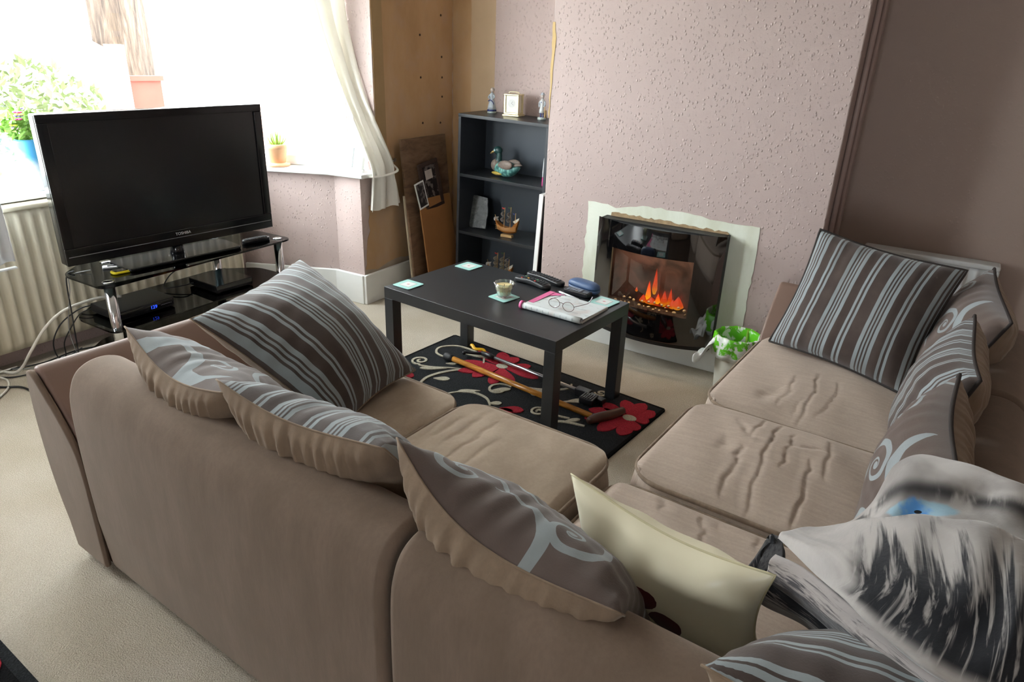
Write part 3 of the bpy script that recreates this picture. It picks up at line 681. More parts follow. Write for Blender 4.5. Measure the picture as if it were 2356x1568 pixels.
strip('lower_fold', [(-.100, 1.05, .70), (-.118, 1.003, .685), (-.079, .964, .668), (-.007, .926, .668), (.08, .858, .67)], [(-.122, 1.022, .655), (-.131, .977, .64), (-.10, .962, .62), (-.025, .958, .615), (.05, .91, .61)], .018, fleece2('dark_fleece_fold', '#1d1d21', '#8f8785', .55), 'dark lower fold of the throw', .003)

# ------------------------------------------------------------------ coffee table and what lies on it
M_BLACKWOOD = Mat('black_brown_laminate', '#1d1e20', .38, spec=.5)
_n = M_BLACKWOOD.noise(220, 2); M_BLACKWOOD.col(M_BLACKWOOD.mix(_n.ss(.62, .8) * .5, '#242629', '#45484c')); M_BLACKWOOD.bump(M_BLACKWOOD.noise(160, 2), .06, .001)
TR = radians(-5.1)
table = thing('coffee_table', 'low black rectangular coffee table on the floral rug', 'table', (-1.497, 2.371, 0), TR)
MB().box((-.45, -.275, .40), (.45, .275, .45)).build('table_top', M_BLACKWOOD, table, bevel=.002)
for sx in (-1, 1):
    for sy in (-1, 1):
        x, y = sx * .425, sy * .25; MB().box((x - .025, y - .025, .0102), (x + .025, y + .025, .4)).build('leg', M_BLACKWOOD, table, bevel=.002)
TZ = .4502
M_TEAL = plain('pale_turquoise_print', '#9fcfc9', .35, var=.04); M_PALE = plain('pale_print', '#d8dedb', .4, var=.04); M_PINKP = plain('pink_print', '#d98f9a', .4)
M_CORK = plain('dark_backing', '#232625', .8)
def coaster(x, y, rz, label):
    t = thing('coaster', label, 'coaster', (x, y, TZ), rz, 'turquoise coasters on the coffee table')
    MB().prism(rrect(.098, .098, .008), 'z', 0, .0022).build('backing', M_CORK, t)
    MB().prism(rrect(.098, .098, .008), 'z', .0022, .0042).build('face', M_TEAL, t)
    MB().prism(rrect(.052, .052, .002), 'z', .0042, .0046).build('centre_square', M_PALE, t)
    fr = MB()
    for a, b in (((-.027, -.027), (.027, -.0262)), ((-.027, .0262), (.027, .027)), ((-.027, -.027), (-.0262, .027)), ((.0262, -.027), (.027, .027))): fr.box((a[0], a[1], .0042), (b[0], b[1], .0048))
    fr.build('print_outline', M_PINKP, t)
    MB().prism([(.008 * cos(a) * (1 if i % 2 else .55), .008 * sin(a) * (1 if i % 2 else .55)) for i, a in enumerate([k * pi / 6 for k in range(12)])], 'z', .0046, .0050).build('flower_motif', M_PINKP, t)
coaster(-1.898, 2.214, TR + .02, 'turquoise coaster at the near left corner of the coffee table')
coaster(-1.848, 2.597, TR - .02, 'turquoise coaster at the far left corner of the coffee table')
coaster(-1.478, 2.335, TR - .12, 'turquoise coaster under the glass candle bowl')
coaster(-1.112, 2.542, TR - .05, 'turquoise coaster partly covered by the magazine')
# candle bowl
gm = Mat('clear_glass', '#ffffff', .02); _t2 = gm.node('ShaderNodeBsdfTransparent'); _t2.inputs[0].default_value = (.93, .95, .94, 1); _g2 = gm.node('ShaderNodeBsdfGlossy'); _g2.inputs['Roughness'].default_value = .04; _m2 = gm.node('ShaderNodeMixShader'); _f2 = gm.node('ShaderNodeLayerWeight'); _f2.inputs[0].default_value = .35
gm.nt.links.new(_f2.outputs[1], _m2.inputs[0]); gm.nt.links.new(_t2.outputs[0], _m2.inputs[1]); gm.nt.links.new(_g2.outputs[0], _m2.inputs[2]); gm.nt.links.new(_m2.outputs[0], gm.nt.nodes['Material Output'].inputs[0])
cd = thing('candle_bowl', 'fluted glass candle bowl with cream wax on a coaster', 'candle', (-1.48, 2.337, TZ + .0048))
flt = lambda a, i: 1 + (.05 if i > 0 else .0) * cos(12 * a)
MB().lathe([(.024, .0), (.027, .004), (.034, .03), (.043, .062), (.041, .062), (.032, .03), (.025, .008), (.0, .007)], 48, fn=flt).build('glass_bowl', gm, cd, smooth=True)
MB().lathe([(.0, .008), (.024, .009), (.0305, .03), (.036, .05), (.022, .048), (.0, .046)], 32).build('wax', plain('cream_wax', '#e6d5a0', .4, var=.05, Subsurface_Weight=.2), cd, smooth=True)
MB().cyl((0, 0, .045), (.001, 0, .054), .001, 6).build('wick', plain('wick', '#2a2320', .9), cd)
# remotes
M_RBLK = plain('black_remote_plastic', '#17181a', .32, var=.05); M_BTN = plain('dark_button', '#33373b', .5, var=.1)
BCOL = {k: plain(k + '_button', c, .4) for k, c in dict(red='#c8473f', green='#5b9a6a', yellow='#d8a23a', blue='#4a6ea8').items()}
def remote(label, loc, rz, L, W, arch, cols, grp='black remote controls on the coffee table'):
    t = thing('remote_control', label, 'remote control', loc, rz, grp); n = 24
    def zt(x): return .018 + arch * (1 - (2 * x / L) ** 2)
    b = MB()
    prof = []
    for i in range(n + 1):
        x = -L / 2 + L * i / n; e = min(1, (L / 2 - abs(x)) / (.5 * W)); hw = W / 2 * (sqrt(max(0.02, 1 - (1 - e) ** 2))) * (1 - .18 * exp(-((x + .02) / (L * .2)) ** 2)); z1 = zt(x); z0 = max(0, z1 - .018 - .004)
        prof.append([(x, -hw, z0 + .004), (x, -hw * .8, z0), (x, hw * .8, z0), (x, hw, z0 + .004), (x, hw, z1 - .004), (x, hw * .85, z1), (x, -hw * .85, z1), (x, -hw, z1 - .004)])
    vs = [p for r in prof for p in r]; fs = [(i * 8 + k, i * 8 + (k + 1) % 8, (i + 1) * 8 + (k + 1) % 8, (i + 1) * 8 + k) for i in range(n) for k in range(8)] + [tuple(range(8)), tuple(n * 8 + k for k in range(8))]
    b.add(vs, fs).build('body', M_RBLK, t, smooth=True)
    for r in range(11):
        for c in range(4):
            x = -L * .40 + r * L * .075; y = (c - 1.5) * W * .2
            mt = M_BTN
            if (r, c) in cols: mt = BCOL[cols[(r, c)]]
            MB().prism([(x + p, y + q) for p, q in rrect(.009, .0058, .002, 3)], 'z', zt(x) - .002, zt(x) + .0022).build('button', mt, t)
    return t
remote('curved black remote control nearest the candle bowl', (-1.468, 2.553, TZ), radians(-10), .20, .05, .010, {(2, 0): 'red', (2, 3): 'green', (4, 1): 'yellow', (7, 0): 'red', (7, 2): 'green'})
remote('long black remote control at the far table edge', (-1.452, 2.640, TZ), radians(-15), .225, .048, .004, {})
# spectacle case, handset, pen, magazine, spectacles
gc = thing('spectacle_case', 'rounded blue spectacle case on the far right of the coffee table', 'case', (-1.25, 2.628, TZ), radians(-13))
def caseshape(s, z0, z1):
    return [(s * .08 * (abs(cos(a)) ** .6) * (1 if cos(a) > 0 else -1), s * .034 * (abs(sin(a)) ** .7) * (1 if sin(a) > 0 else -1)) for a in [2 * pi * k / 32 for k in range(32)]]
def loft(rings):
    n = len(rings[0][0]); vs = [(x, y, z) for P, z in rings for x, y in P]; fs = [(i * n + k, i * n + (k + 1) % n, (i + 1) * n + (k + 1) % n, (i + 1) * n + k) for i in range(len(rings) - 1) for k in range(n)]
    return MB().add(vs, fs + [tuple(range(n))[::-1], tuple((len(rings) - 1) * n + k for k in range(n))])
M_CASE = plain('blue_case_leather', '#3f587f', .45, var=.08, sc=80, bump=.1)
loft([(caseshape(s, 0, 0), z) for s, z in ((.9, 0), (.98, .006), (1.0, .018))]).build('lower_shell', M_CASE, gc, smooth=True)
loft([(caseshape(s, 0, 0), z) for s, z in ((1.0, .0195), (.985, .028), (.92, .036), (.78, .042), (.5, .045))]).build('lid', M_CASE, gc, smooth=True)
ph = thing('cordless_handset', 'small black handset with grey keys beside the spectacle case', 'phone', (-1.243, 2.553, TZ), radians(-4))
MB().prism(rrect(.125, .046, .012), 'z', .004, .024).build('body', plain('handset_black', '#1c1d22', .35), ph, bevel=.004)
for i in range(5):
    for j in range(3): MB().prism([(-.042 + i * .014 + p, (j - 1) * .0125 + q) for p, q in rrect(.011, .009, .002, 3)], 'z', .024, .0255).build('key', plain('grey_key', '#7f8693', .4) if (i, j) == (0, 0) else bpy.data.materials['grey_key'], ph)
MB().box((.03, -.016, .024), (.055, .016, .0252)).build('display', plain('handset_display', '#3c4450', .2), ph)
pn = thing('pen', 'white pen poking out from under the handset', 'pen', (-1.262, 2.512, TZ + .006), radians(-18))
MB().cyl((-.06, 0, 0), (.055, 0, 0), .0042, 12).build('barrel', plain('white_pen', '#dfe3e6', .3), pn, smooth=True)
MB().tube([(-.06, 0, 0), (-.07, 0, 0)], [.0042, .001], 12).build('tip', plain('pen_tip', '#8b8f93', .3, .6), pn, smooth=True)
mg = thing('magazine', 'puzzle magazine with a pink cover folded back under the spectacles', 'magazine', (-1.212, 2.375, TZ), radians(-3))
def page():
    m = Mat('newsprint_page', '#cfd6d8', .7); x, y, z = m.xyz(); n = m.noise(16, 2)
    line = (y * 110.0).sn().gt(.55) * (m.noise(40, 1).gt(.5)); c = m.mix(n.ss(.5, .7) * .5, '#d4dadb', '#c9b9b4'); m.col(m.mix(line * .25, c, '#8b9498')); return m
M_PAGE = page()
MB().box((-.138, -.10, .001), (.142, .11, .009)).build('page_block', plain('page_edges', '#d8d3cb', .8), mg)
MB().grid(lambda u, v: (-.14 + .28 * u, -.104 + .215 * v, .0105 + .006 * (1 - v) ** 2 + .0015 * sin(6 * u)), 10, 10).build('open_page', M_PAGE, mg, smooth=True)
MB().box((-.1385, -.06, .0150), (-.112, .11, .0156)).prism([(-.112, .06), (-.112, .11), (-.06, .11)], 'z', .0132, .0140).build('cover_strip', plain('pink_cover', '#e0699f', .4), mg)
def roll(u, v):
    a = radians(-60 + 330 * v); return (-.14 + .28 * u, -.106 + .0125 * cos(a), .0135 + .0125 * sin(a))
MB().grid(roll, 6, 16).build('folded_spine', M_PAGE, mg, smooth=True, solid=.002)
MB().grid(lambda u, v: ((-.142 + .012 * u), roll(0, v)[1] + .0006, roll(0, v)[2] + .0004), 2, 16).build('pink_spine_end', plain('pink_cover_edge', '#e0699f', .4), mg, smooth=True, solid=.0045, off=1)
for k in range(9): MB().box((-.11 + k * .027, -.1195, .006), (-.1092 + k * .027, -.1183, .02)).build('print_line', plain('print_grey', '#9fa9ad', .6) if k == 0 else bpy.data.materials['print_grey'], mg)
sp = thing('spectacles', 'thin metal-framed spectacles lying open on the magazine', 'glasses', (-1.198, 2.322, TZ + .0165), radians(-6))
M_RIM = plain('brown_metal_rim', '#5a3f3d', .3, .6)
def lens(cx):
    return [(cx + .025 * cos(a) * (1.0 + .08 * cos(2 * a)), -.002 + .004 * sin(a), .019 + .018 * sin(a)) for a in [2 * pi * k / 28 for k in range(29)]]
for cx in (-.034, .034):
    MB().tube(lens(cx), .0011, 6).build('rim', M_RIM, sp, smooth=True)
    b = MB(); L_ = lens(cx)[:-1]; b.add(L_ + [(cx, 0, .019)], [(i, (i + 1) % 28, 28) for i in range(28)]); b.build('lens', GL, sp, smooth=True)
MB().tube(spline([(-.010, 0, .024), (0, -.003, .028), (.010, 0, .024)], 5), .0012, 6).build('bridge', M_RIM, sp, smooth=True)
M_TEMPLE = plain('pale_temple_tip', '#cfc3cd', .3)
for s_ in (-1, 1):
    a = (s_ * .060, 0, .024); c = (s_ * .066, .085, .016); MB().tube(spline([a, (s_ * .064, .03, .022), c], 6), .0012, 6).build('temple', M_RIM, sp, smooth=True)
    MB().tube(spline([c, (s_ * .066, .108, .02), (s_ * .064, .128, .034 if s_ > 0 else .008)], 6), .0022, 7).build('temple_tip', M_TEMPLE, sp, smooth=True)

# ------------------------------------------------------------------ rugs
def pile(name, col, d=.75):
    m = Mat(name, col, .95, spec=.1); n = m.noise(180, 2); c = C(col); m.col(m.mix(n.ss(.35, .7), tuple(x * d for x in c[:3]) + (1,), c)); return m.bump(n, .8, .006)
M_RUGB = pile('charcoal_pile', '#2e3032', .6); M_RUGR = pile('crimson_pile', '#a8303c', .75); M_RUGC = pile('cream_pile', '#b9b3a0', .75); M_RUGE = pile('black_binding', '#161617', .6)
RX, RY = -2.022, 2.722
ax = Vector((cos(radians(-5.6)), sin(radians(-5.6)), 0)); ay = Vector((-.085, -.9964, 0)).normalized()
rug = thing('floral_rug', 'charcoal rug with crimson flowers and cream scrolls under the coffee table', 'rug', (RX, RY, 0))
def rp(s, t): p = ax * s + ay * t; return (p.x, p.y)
MB().prism([rp(0, 0), rp(0, .68), rp(1.212, .68), rp(1.212, 0)], 'z', .0, .010).build('pile', M_RUGB, rug)
for a, b in ((rp(0, 0), rp(1.212, 0)), (rp(1.212, 0), rp(1.212, .68)), (rp(0, .68), rp(0, 0)), (rp(0, .68), rp(1.212, .68))): MB().ribbon([a, b], .012, .0, .0105).build('binding', M_RUGE, rug)
def petal(c, tip, wd, bend=0.0):
    c = Vector(c[:2]); t = Vector(tip[:2]); d = t - c; L = d.length; d.normalize(); n = Vector((-d.y, d.x)); out = []
    for sgn, rng in ((1, range(0, 13)), (-1, range(12, -1, -1))):
        for k in rng:
            q = k / 12; w_ = wd * (sin(pi * min(1, q * .92 + .06)) ** .75) * (.25 + .95 * q) * (1 if q < .97 else .35); p = c + d * (L * (.06 + .94 * q)) + n * (sgn * w_ + bend * sin(pi * q)); out.append((p.x - RX, p.y - RY))
    return out
fl1 = (-1.609, 2.542); fl2 = (-.904, 2.437)
tips1 = [(-1.806, 2.637), (-1.70, 2.682), (-1.60, 2.672), (-1.50, 2.63), (-1.405, 2.535), (-1.47, 2.41), (-1.55, 2.36), (-1.66, 2.37), (-1.75, 2.38), (-1.81, 2.46)]
tips2 = [(-1.05, 2.50), (-.985, 2.575), (-.90, 2.595), (-.84, 2.555), (-.825, 2.46), (-.84, 2.36), (-.88, 2.29), (-.97, 2.27), (-1.06, 2.33), (-1.08, 2.41)]
for ctr, tips in ((fl1, tips1), (fl2, tips2)):
    for i, t in enumerate(tips): MB().prism(petal(ctr, t, .042, .006 * (-1) ** i), 'z', .009, .0135 + .0006 * (i % 3)).build('petal', M_RUGR, rug)
    MB().prism([(ctr[0] - RX + .03 * cos(a), ctr[1] - RY + .024 * sin(a)) for a in [k * pi / 8 for k in range(16)]], 'z', .009, .0158).build('flower_centre', M_RUGC, rug)
for c_, t_ in (((-1.40, 2.19), (-1.30, 2.235)), ((-1.42, 2.15), (-1.33, 2.20)), ((-1.95, 2.19), (-1.88, 2.215)), ((-1.96, 2.15), (-1.90, 2.19))): MB().prism(petal(c_, t_, .035), 'z', .009, .0138).build('petal', M_RUGR, rug)
def scroll(pts, wd=.011):
    P = [(p.x - RX, p.y - RY) for p in spline([(a, b, 0) for a, b in pts], 6)]; n = len(P)
    MB().ribbon(P, [wd * (.75 + .35 * sin(pi * k / (n - 1))) for k in range(n)], .009, .0142).build('scroll', M_RUGC, rug)
def curl(cx, cy, r0, turns, a0, d=1): return [(cx + r0 * (1 - k / 16 * .85) * cos(a0 + d * 2 * pi * turns * k / 16), cy + r0 * (1 - k / 16 * .85) * sin(a0 + d * 2 * pi * turns * k / 16)) for k in range(17)]
scroll([(-1.74, 2.41), (-1.80, 2.385), (-1.87, 2.345), (-1.93, 2.325)] + curl(-1.965, 2.368, .045, 1.5, radians(-60), -1))
scroll([(-1.70, 2.52), (-1.75, 2.585), (-1.84, 2.615), (-1.93, 2.61), (-1.985, 2.55), (-1.965, 2.49), (-1.91, 2.47), (-1.875, 2.49)])
scroll([(-1.81, 2.165), (-1.825, 2.24), (-1.805, 2.315), (-1.76, 2.385), (-1.70, 2.43)], .015)
scroll([(-1.66, 2.155), (-1.62, 2.215), (-1.56, 2.245), (-1.49, 2.235), (-1.44, 2.19)])
scroll(curl(-1.49, 2.335, .062, 1.1, radians(60), 1)); scroll([(-1.44, 2.42), (-1.38, 2.43), (-1.30, 2.47), (-1.24, 2.53), (-1.25, 2.575)])
scroll(curl(-1.245, 2.265, .035, 1.4, radians(100), 1)); scroll([(-1.22, 2.36), (-1.19, 2.41), (-1.14, 2.44)]); scroll(curl(-1.10, 2.575, .03, 1.4, radians(200), 1)); scroll([(-1.19, 2.19), (-1.12, 2.25), (-1.03, 2.27)], .014); scroll([(-1.24, 2.31), (-1.18, 2.28), (-1.11, 2.29)])
for (c_, t_, w_) in (((-1.70, 2.575), (-1.86, 2.575), .022), ((-1.80, 2.375), (-1.915, 2.30), .02), ((-1.80, 2.25), (-1.73, 2.29), .024), ((-1.545, 2.28), (-1.63, 2.215), .018), ((-1.52, 2.30), (-1.45, 2.37), .022), ((-1.38, 2.43), (-1.33, 2.38), .02), ((-1.37, 2.44), (-1.29, 2.42), .018), ((-1.46, 2.20), (-1.41, 2.235), .02), ((-1.20, 2.40), (-1.13, 2.48), .018), ((-1.22, 2.24), (-1.15, 2.23), .02), ((-1.12, 2.25), (-1.07, 2.31), .016), ((-1.85, 2.41), (-1.80, 2.44), .014)):
    MB().prism(petal(c_, t_, w_), 'z', .009, .0140).build('leaf', M_RUGC, rug)
rug2 = thing('red_black_rug', 'corner of a red and black rug at the bottom left', 'rug', (-1.9, .15, 0), radians(-2.8))
MB().prism([(-.55, -.55), (.36, -.55), (.36, .302), (-.55, .302)], 'z', 0, .012).build('pile', M_RUGB, rug2)
MB().prism(rrect(.86, .80, .02), 'z', .0, .0125).build('border', M_RUGE, rug2, loc=(-.095, -.124, .0))
for (c_, t_, w_) in (((.06, .17), (.24, .255), .06), ((.06, .17), (.10, .285), .05), ((.06, .15), (.30, .16), .05), ((.04, .17), (-.1, .26), .06), ((.05, .13), (.22, .02), .06), ((-.25, -.25), (-.05, -.2), .06), ((-.25, -.25), (-.2, -.05), .06), ((-.25, -.25), (-.42, -.12), .06), ((-.25, -.25), (-.42, -.35), .06), ((-.25, -.25), (-.2, -.45), .06)):
    MB().prism([(x + RX, y + RY) for x, y in petal(c_, t_, w_)], 'z', .012, .016).build('petal', M_RUGR, rug2)

# ------------------------------------------------------------------ walking stick and litter picker
st = thing('walking_stick', 'honey wooden walking stick with black ferrule lying on the rug', 'walking stick', (0, 0, 0))
M_HONEY = Mat('varnished_honey_wood', '#b3762f', .25, spec=.6); M_HONEY.col(M_HONEY.mix(M_HONEY.noise(6, 4, vec=M_HONEY.scaled(M_HONEY.pos(), (2, 20, 20))).ss(.3, .7), '#9c6322', '#c58a3e'))
s0, s1 = Vector((-1.835, 2.447, .029)), Vector((-1.02, 2.335, .027)); dv = (s1 - s0).normalized()
MB().tube([s0, s1], [.0135, .0125], 16).build('shaft', M_HONEY, st, smooth=True)
MB().tube([s0 - dv * .045, s0 - dv * .04, s0 - dv * .012, s0 + dv * .008], [.017, .0185, .0185, .0155], 16).build('ferrule', plain('black_rubber', '#1b1c1e', .6), st, smooth=True)
M_HANDLE = plain('dark_brown_handle', '#4d2f22', .45, var=.25, sc=25)
MB().tube(spline([s1 + dv * .012 + Vector((-.012, -.045, .004)), s1 + dv * .012, s1 + dv * .03 + Vector((.02, .055, .004)), s1 + dv * .03 + Vector((.05, .12, .006))], 6), [.015 + .006 * sin(pi * k / 18) for k in range(19)], 14).build('handle', M_HANDLE, st, smooth=True)
MB().tube([s1 - dv * .006, s1 + dv * .004], .0155, 16).build('collar', plain('silver_collar', '#c8c8c8', .25, 1.0), st, smooth=True)
gp = thing('litter_picker', 'silver reaching grabber with black jaw and yellow grip lying on the rug', 'grabber', (0, 0, 0))
M_ALU = plain('brushed_aluminium', '#c3c6c9', .3, 1.0, var=.05); M_BPL = plain('black_plastic', '#15161a', .4, var=.1); M_YEL = plain('yellow_plastic', '#d9a615', .4, var=.05)
g0, g1 = Vector((-1.70, 2.572, .032)), Vector((-1.19, 2.512, .028)); gd = (g1 - g0).normalized(); gn = Vector((-gd.y, gd.x, 0))
MB().cyl(g0, g1, .0085, 14).build('tube', M_ALU, gp, smooth=True)
MB().tube([g0 + gd * .03, g0 - gd * .0, g0 - gd * .05], [.012, .014, .012], 12).build('grip_body', M_BPL, gp, smooth=True)
MB().tube(spline([g0 - gd * .04, g0 - gd * .07 - gn * .02, g0 - gd * .12 - gn * .05, g0 - gd * .11 - gn * .065], 5), .008, 10).build('handle', M_BPL, gp, smooth=True)
MB().tube(spline([g0 - gd * .03 + gn * .0, g0 - gd * .05 + gn * .01 + Vector((0, 0, .014)), g0 - gd * .085 - gn * .012 + Vector((0, 0, .016)), g0 - gd * .115 - gn * .0 + Vector((0, 0, .022)), g0 - gd * .125 + Vector((0, 0, .02))], 5), .0085, 10, flat=.6).build('trigger', M_YEL, gp, smooth=True)
MB().box((0, -.022, -.012), (.07, .016, .018)).build('jaw_housing', M_BPL, gp, loc=g1, rot=(0, 0, atan2(gd.y, gd.x)), bevel=.003)
MB().box((.05, -.085, -.012), (.115, -.02, .016)).build('jaw', M_BPL, gp, loc=g1, rot=(0, 0, atan2(gd.y, gd.x) + .12), bevel=.004)
MB().box((.06, -.012, -.012), (.15, .02, .010)).build('jaw', M_BPL, gp, loc=g1, rot=(0, 0, atan2(gd.y, gd.x) - .12), bevel=.004)
for k in range(5): MB().box((.056 + k * .011, -.08, .016), (.061 + k * .011, -.03, .020)).build('jaw_rib', M_BPL, gp, loc=g1, rot=(0, 0, atan2(gd.y, gd.x) + .12))

# ------------------------------------------------------------------ television corner
M_GBLK = Mat('gloss_black', '#101114', .12, spec=.5).m
M_SCREEN = Mat('dark_lcd_screen', '#121317', .22, spec=.6).m
M_CHROME = plain('chrome_tube', '#d4d6d8', .12, 1.0, var=.02)
def smoked():
    m = Mat('smoked_glass', '#20262a', .03); tr_ = m.node('ShaderNodeBsdfTransparent'); tr_.inputs[0].default_value = (.20, .24, .25, 1)
    gl_ = m.node('ShaderNodeBsdfGlossy'); gl_.inputs['Roughness'].default_value = .03; mx = m.node('ShaderNodeMixShader'); fz = m.node('ShaderNodeFresnel'); fz.inputs[0].default_value = 1.5
    m.nt.links.new(fz.outputs[0], mx.inputs[0]); m.nt.links.new(tr_.outputs[0], mx.inputs[1]); m.nt.links.new(gl_.outputs[0], mx.inputs[2]); m.nt.links.new(mx.outputs[0], m.nt.nodes['Material Output'].inputs[0]); return m
M_SMOKE = smoked()
stand = thing('tv_stand', 'black glass television stand with chrome legs in the bay', 'tv stand', (-3.05, 1.92, 0))
SP = [(-2.853, 1.41), (-2.868, 2.425), (-3.14, 2.415), (-3.29, 2.26), (-3.29, 1.57), (-3.156, 1.407)]
top = round_poly([(x + 3.05, y - 1.92) for x, y in SP], .05, 5); low = round_poly([((x + 3.05) * .98, (y - 1.92) * .97) for x, y in SP], .05, 5)
MB().prism(top, 'z', .442, .45).build('glass_top', M_SMOKE, stand)
MB().prism(low, 'z', .237, .245).build('glass_shelf', M_SMOKE, stand)
MB().prism(low, 'z', .052, .06).build('glass_shelf', M_SMOKE, stand)
for x, y in ((-2.915, 1.47), (-2.925, 2.375), (-3.2, 2.19), (-3.2, 1.62)):
    MB().cyl((x + 3.05, y - 1.92, 0), (x + 3.05, y - 1.92, .442), .022, 20).build('leg', M_CHROME, stand, smooth=True)
    MB().lathe([(.024, .45), (.024, .453), (.016, .456), (0, .4565)], 20, (x + 3.05, y - 1.92, 0)).build('cap', M_CHROME, stand, smooth=True)
    MB().lathe([(.026, .225), (.026, .236)], 18, (x + 3.05, y - 1.92, 0)).build('collar', M_GBLK, stand, smooth=True)
tv = thing('television', 'large black flat-screen television on the glass stand', 'television', (-3.0, 1.874, .45), atan2(.975, .10))
bz = MB(); TW, z0, z1 = .492, .064, .672
bz.box((-TW, -.005, z0), (TW, .05, z1)); bz.box((-.36, .05, .14), (.36, .085, .60)); bz.build('housing', M_GBLK, tv, bevel=.006)
fr = MB(); fr.box((-TW, -.018, z0), (TW, -.004, z0 + .072)); fr.box((-TW, -.018, z1 - .034), (TW, -.004, z1)); fr.box((-TW, -.018, z0 + .072), (-TW + .04, -.004, z1 - .034)); fr.box((TW - .04, -.018, z0 + .072), (TW, -.004, z1 - .034))
fr.build('bezel', M_GBLK, tv, bevel=.003)
MB().box((-TW + .038, -.010, z0 + .07), (TW - .038, -.004, z1 - .032)).build('screen', M_SCREEN, tv)
MB().box((-TW + .01, -.0195, z0 + .036), (TW - .01, -.0175, z0 + .0385)).build('trim_line', plain('grey_trim_line', '#77777b', .3), tv)
text_mesh('brand_lettering', 'TOSHIBA', .018, plain('silver_lettering', '#b9bcc0', .3), tv, (.015, -.0185, z0 + .054), (radians(90), 0, 0))
MB().lathe([(.035, .005), (.03, .03), (.028, .09)], 18, (.0, .035, 0)).build('neck', M_GBLK, tv, smooth=True)
MB().prism([(x, y + .03) for x, y in rrect(.56, .20, .03)], 'z', .002, .016).build('foot', M_GBLK, tv, bevel=.004)
yp = thing('mobile_phone', 'small yellow mobile phone lying on the glass television stand', 'phone', (-2.992, 1.597, .451), radians(82))
MB().prism(rrect(.125, .048, .014), 'z', 0, .011).build('shell', plain('yellow_phone_shell', '#d3c31f', .35, var=.04), yp, bevel=.004)
MB().prism([(x - .022, y) for x, y in rrect(.062, .04, .008)], 'z', .011, .0122).build('display', M_GBLK, yp)
for i in range(4):
    for j in range(3): MB().prism([(.020 + i * .011 + p, (j - 1) * .013 + q) for p, q in rrect(.008, .010, .002, 2)], 'z', .011, .0125).build('key', plain('olive_key', '#8f8a2e', .5) if i + j == 0 else bpy.data.materials['olive_key'], yp)
remote('slim black remote control on the right end of the glass stand', (-2.955, 2.265, .4505), radians(80), .15, .04, .002, {}, None)
gt = thing('silver_gadget', 'slim silver gadget beside the television foot on the stand', 'gadget', (-3.085, 1.60, .4508), radians(60))
MB().prism(rrect(.10, .035, .006), 'z', 0, .009).build('shell', plain('silver_plastic', '#b4b7ba', .3, .4), gt, bevel=.002)
MB().box((-.03, -.010, .009), (.03, .010, .0096)).build('inset', M_GBLK, gt)
M_BOX = plain('matt_black_box', '#1a1a1c', .35, var=.08)
sb = thing('set_top_box', 'black set-top box showing 129 in blue digits', 'set-top box', (-3.06, 1.635, .2462), radians(90))
MB().prism([(-.139, -.10), (-.12, -.112), (.12, -.112), (.139, -.10), (.139, .10), (-.139, .10)], 'z', .006, .046).build('case', M_BOX, sb, bevel=.004)
for x, y in ((-.11, -.08), (.11, -.08), (-.11, .08), (.11, .08)): MB().lathe([(.01, 0), (.01, .007)], 10, (x, y, 0)).build('foot', M_BPL, sb)
MB().box((-.125, -.1135, .012), (.125, -.1115, .040)).build('front_panel', M_GBLK, sb)
_bl = Mat('blue_digits', '#2a4cff', .4); _bl.emit('#2b50ff', .25)
text_mesh('clock_digits', '129', .022, _bl, sb, (.03, -.1142, .026), (radians(90), 0, 0))
for k in range(8): MB().box((.065 + k * .007, -.1145, .025), (.068 + k * .007, -.1134, .027)).build('indicator', plain('grey_indicator', '#8d8f95', .4) if k == 0 else bpy.data.materials['grey_indicator'], sb)
s2 = thing('media_box', 'glossy black media box on the lower glass shelf', 'media box', (-3.04, 2.09, .2462), radians(88))
MB().prism(rrect(.21, .235, .008), 'z', .006, .043).build('case', M_GBLK, s2, bevel=.003)
for x, y in ((-.08, -.09), (.08, -.09), (-.08, .09), (.08, .09)): MB().lathe([(.01, 0), (.01, .007)], 10, (x, y, 0)).build('foot', M_BPL, s2)
# cables
M_CBL = plain('black_cable', '#1d1d20', .45, var=.1); M_CWH = plain('white_cable', '#d9d6cd', .45, var=.08); M_CGR = plain('grey_cable', '#8a8b8c', .5)
def cable(label, pts, r, mat):
    P = spline(pts, 8); o = Vector((P[0].x, P[0].y, min(p.z for p in P) - r)); b = MB().tube([p - o for p in P], r, 7).build('cable', mat, None, smooth=True, loc=o)
    tag(b, label, 'cable', 'cables beside the television stand')
cable('thick white cable arching from the television stand to the floor', [(-3.12, 1.62, .30), (-3.15, 1.529, .31), (-3.18, 1.398, .286), (-3.2, 1.313, .226), (-3.23, 1.245, .127), (-3.30, 1.225, .04), (-3.34, 1.20, .008), (-3.42, 1.17, .008)], .0065, M_CWH)
cable('black cable hanging straight down from the left end of the stand', [(-3.14, 1.45, .46), (-3.165, 1.425, .43), (-3.16, 1.412, .27), (-3.16, 1.405, .147), (-3.18, 1.41, .03), (-3.25, 1.44, .006), (-3.34, 1.38, .006)], .003, M_CBL)
cable('thin grey cable hanging beside the black one', [(-3.10, 1.50, .46), (-3.15, 1.435, .44), (-3.155, 1.422, .37), (-3.19, 1.40, .2), (-3.19, 1.41, .06), (-3.27, 1.46, .006)], .0018, M_CGR)
cable('black cable looping left from the set-top box', [(-3.15, 1.58, .27), (-3.18, 1.50, .275), (-3.20, 1.45, .26), (-3.22, 1.384, .213), (-3.24, 1.346, .136), (-3.27, 1.36, .05), (-3.33, 1.42, .006), (-3.38, 1.52, .006)], .003, M_CBL)
cable('second black cable looping lower from the set-top box', [(-3.15, 1.55, .265), (-3.19, 1.47, .25), (-3.21, 1.42, .19), (-3.23, 1.385, .12), (-3.27, 1.39, .03), (-3.32, 1.34, .007)], .0026, M_CBL)
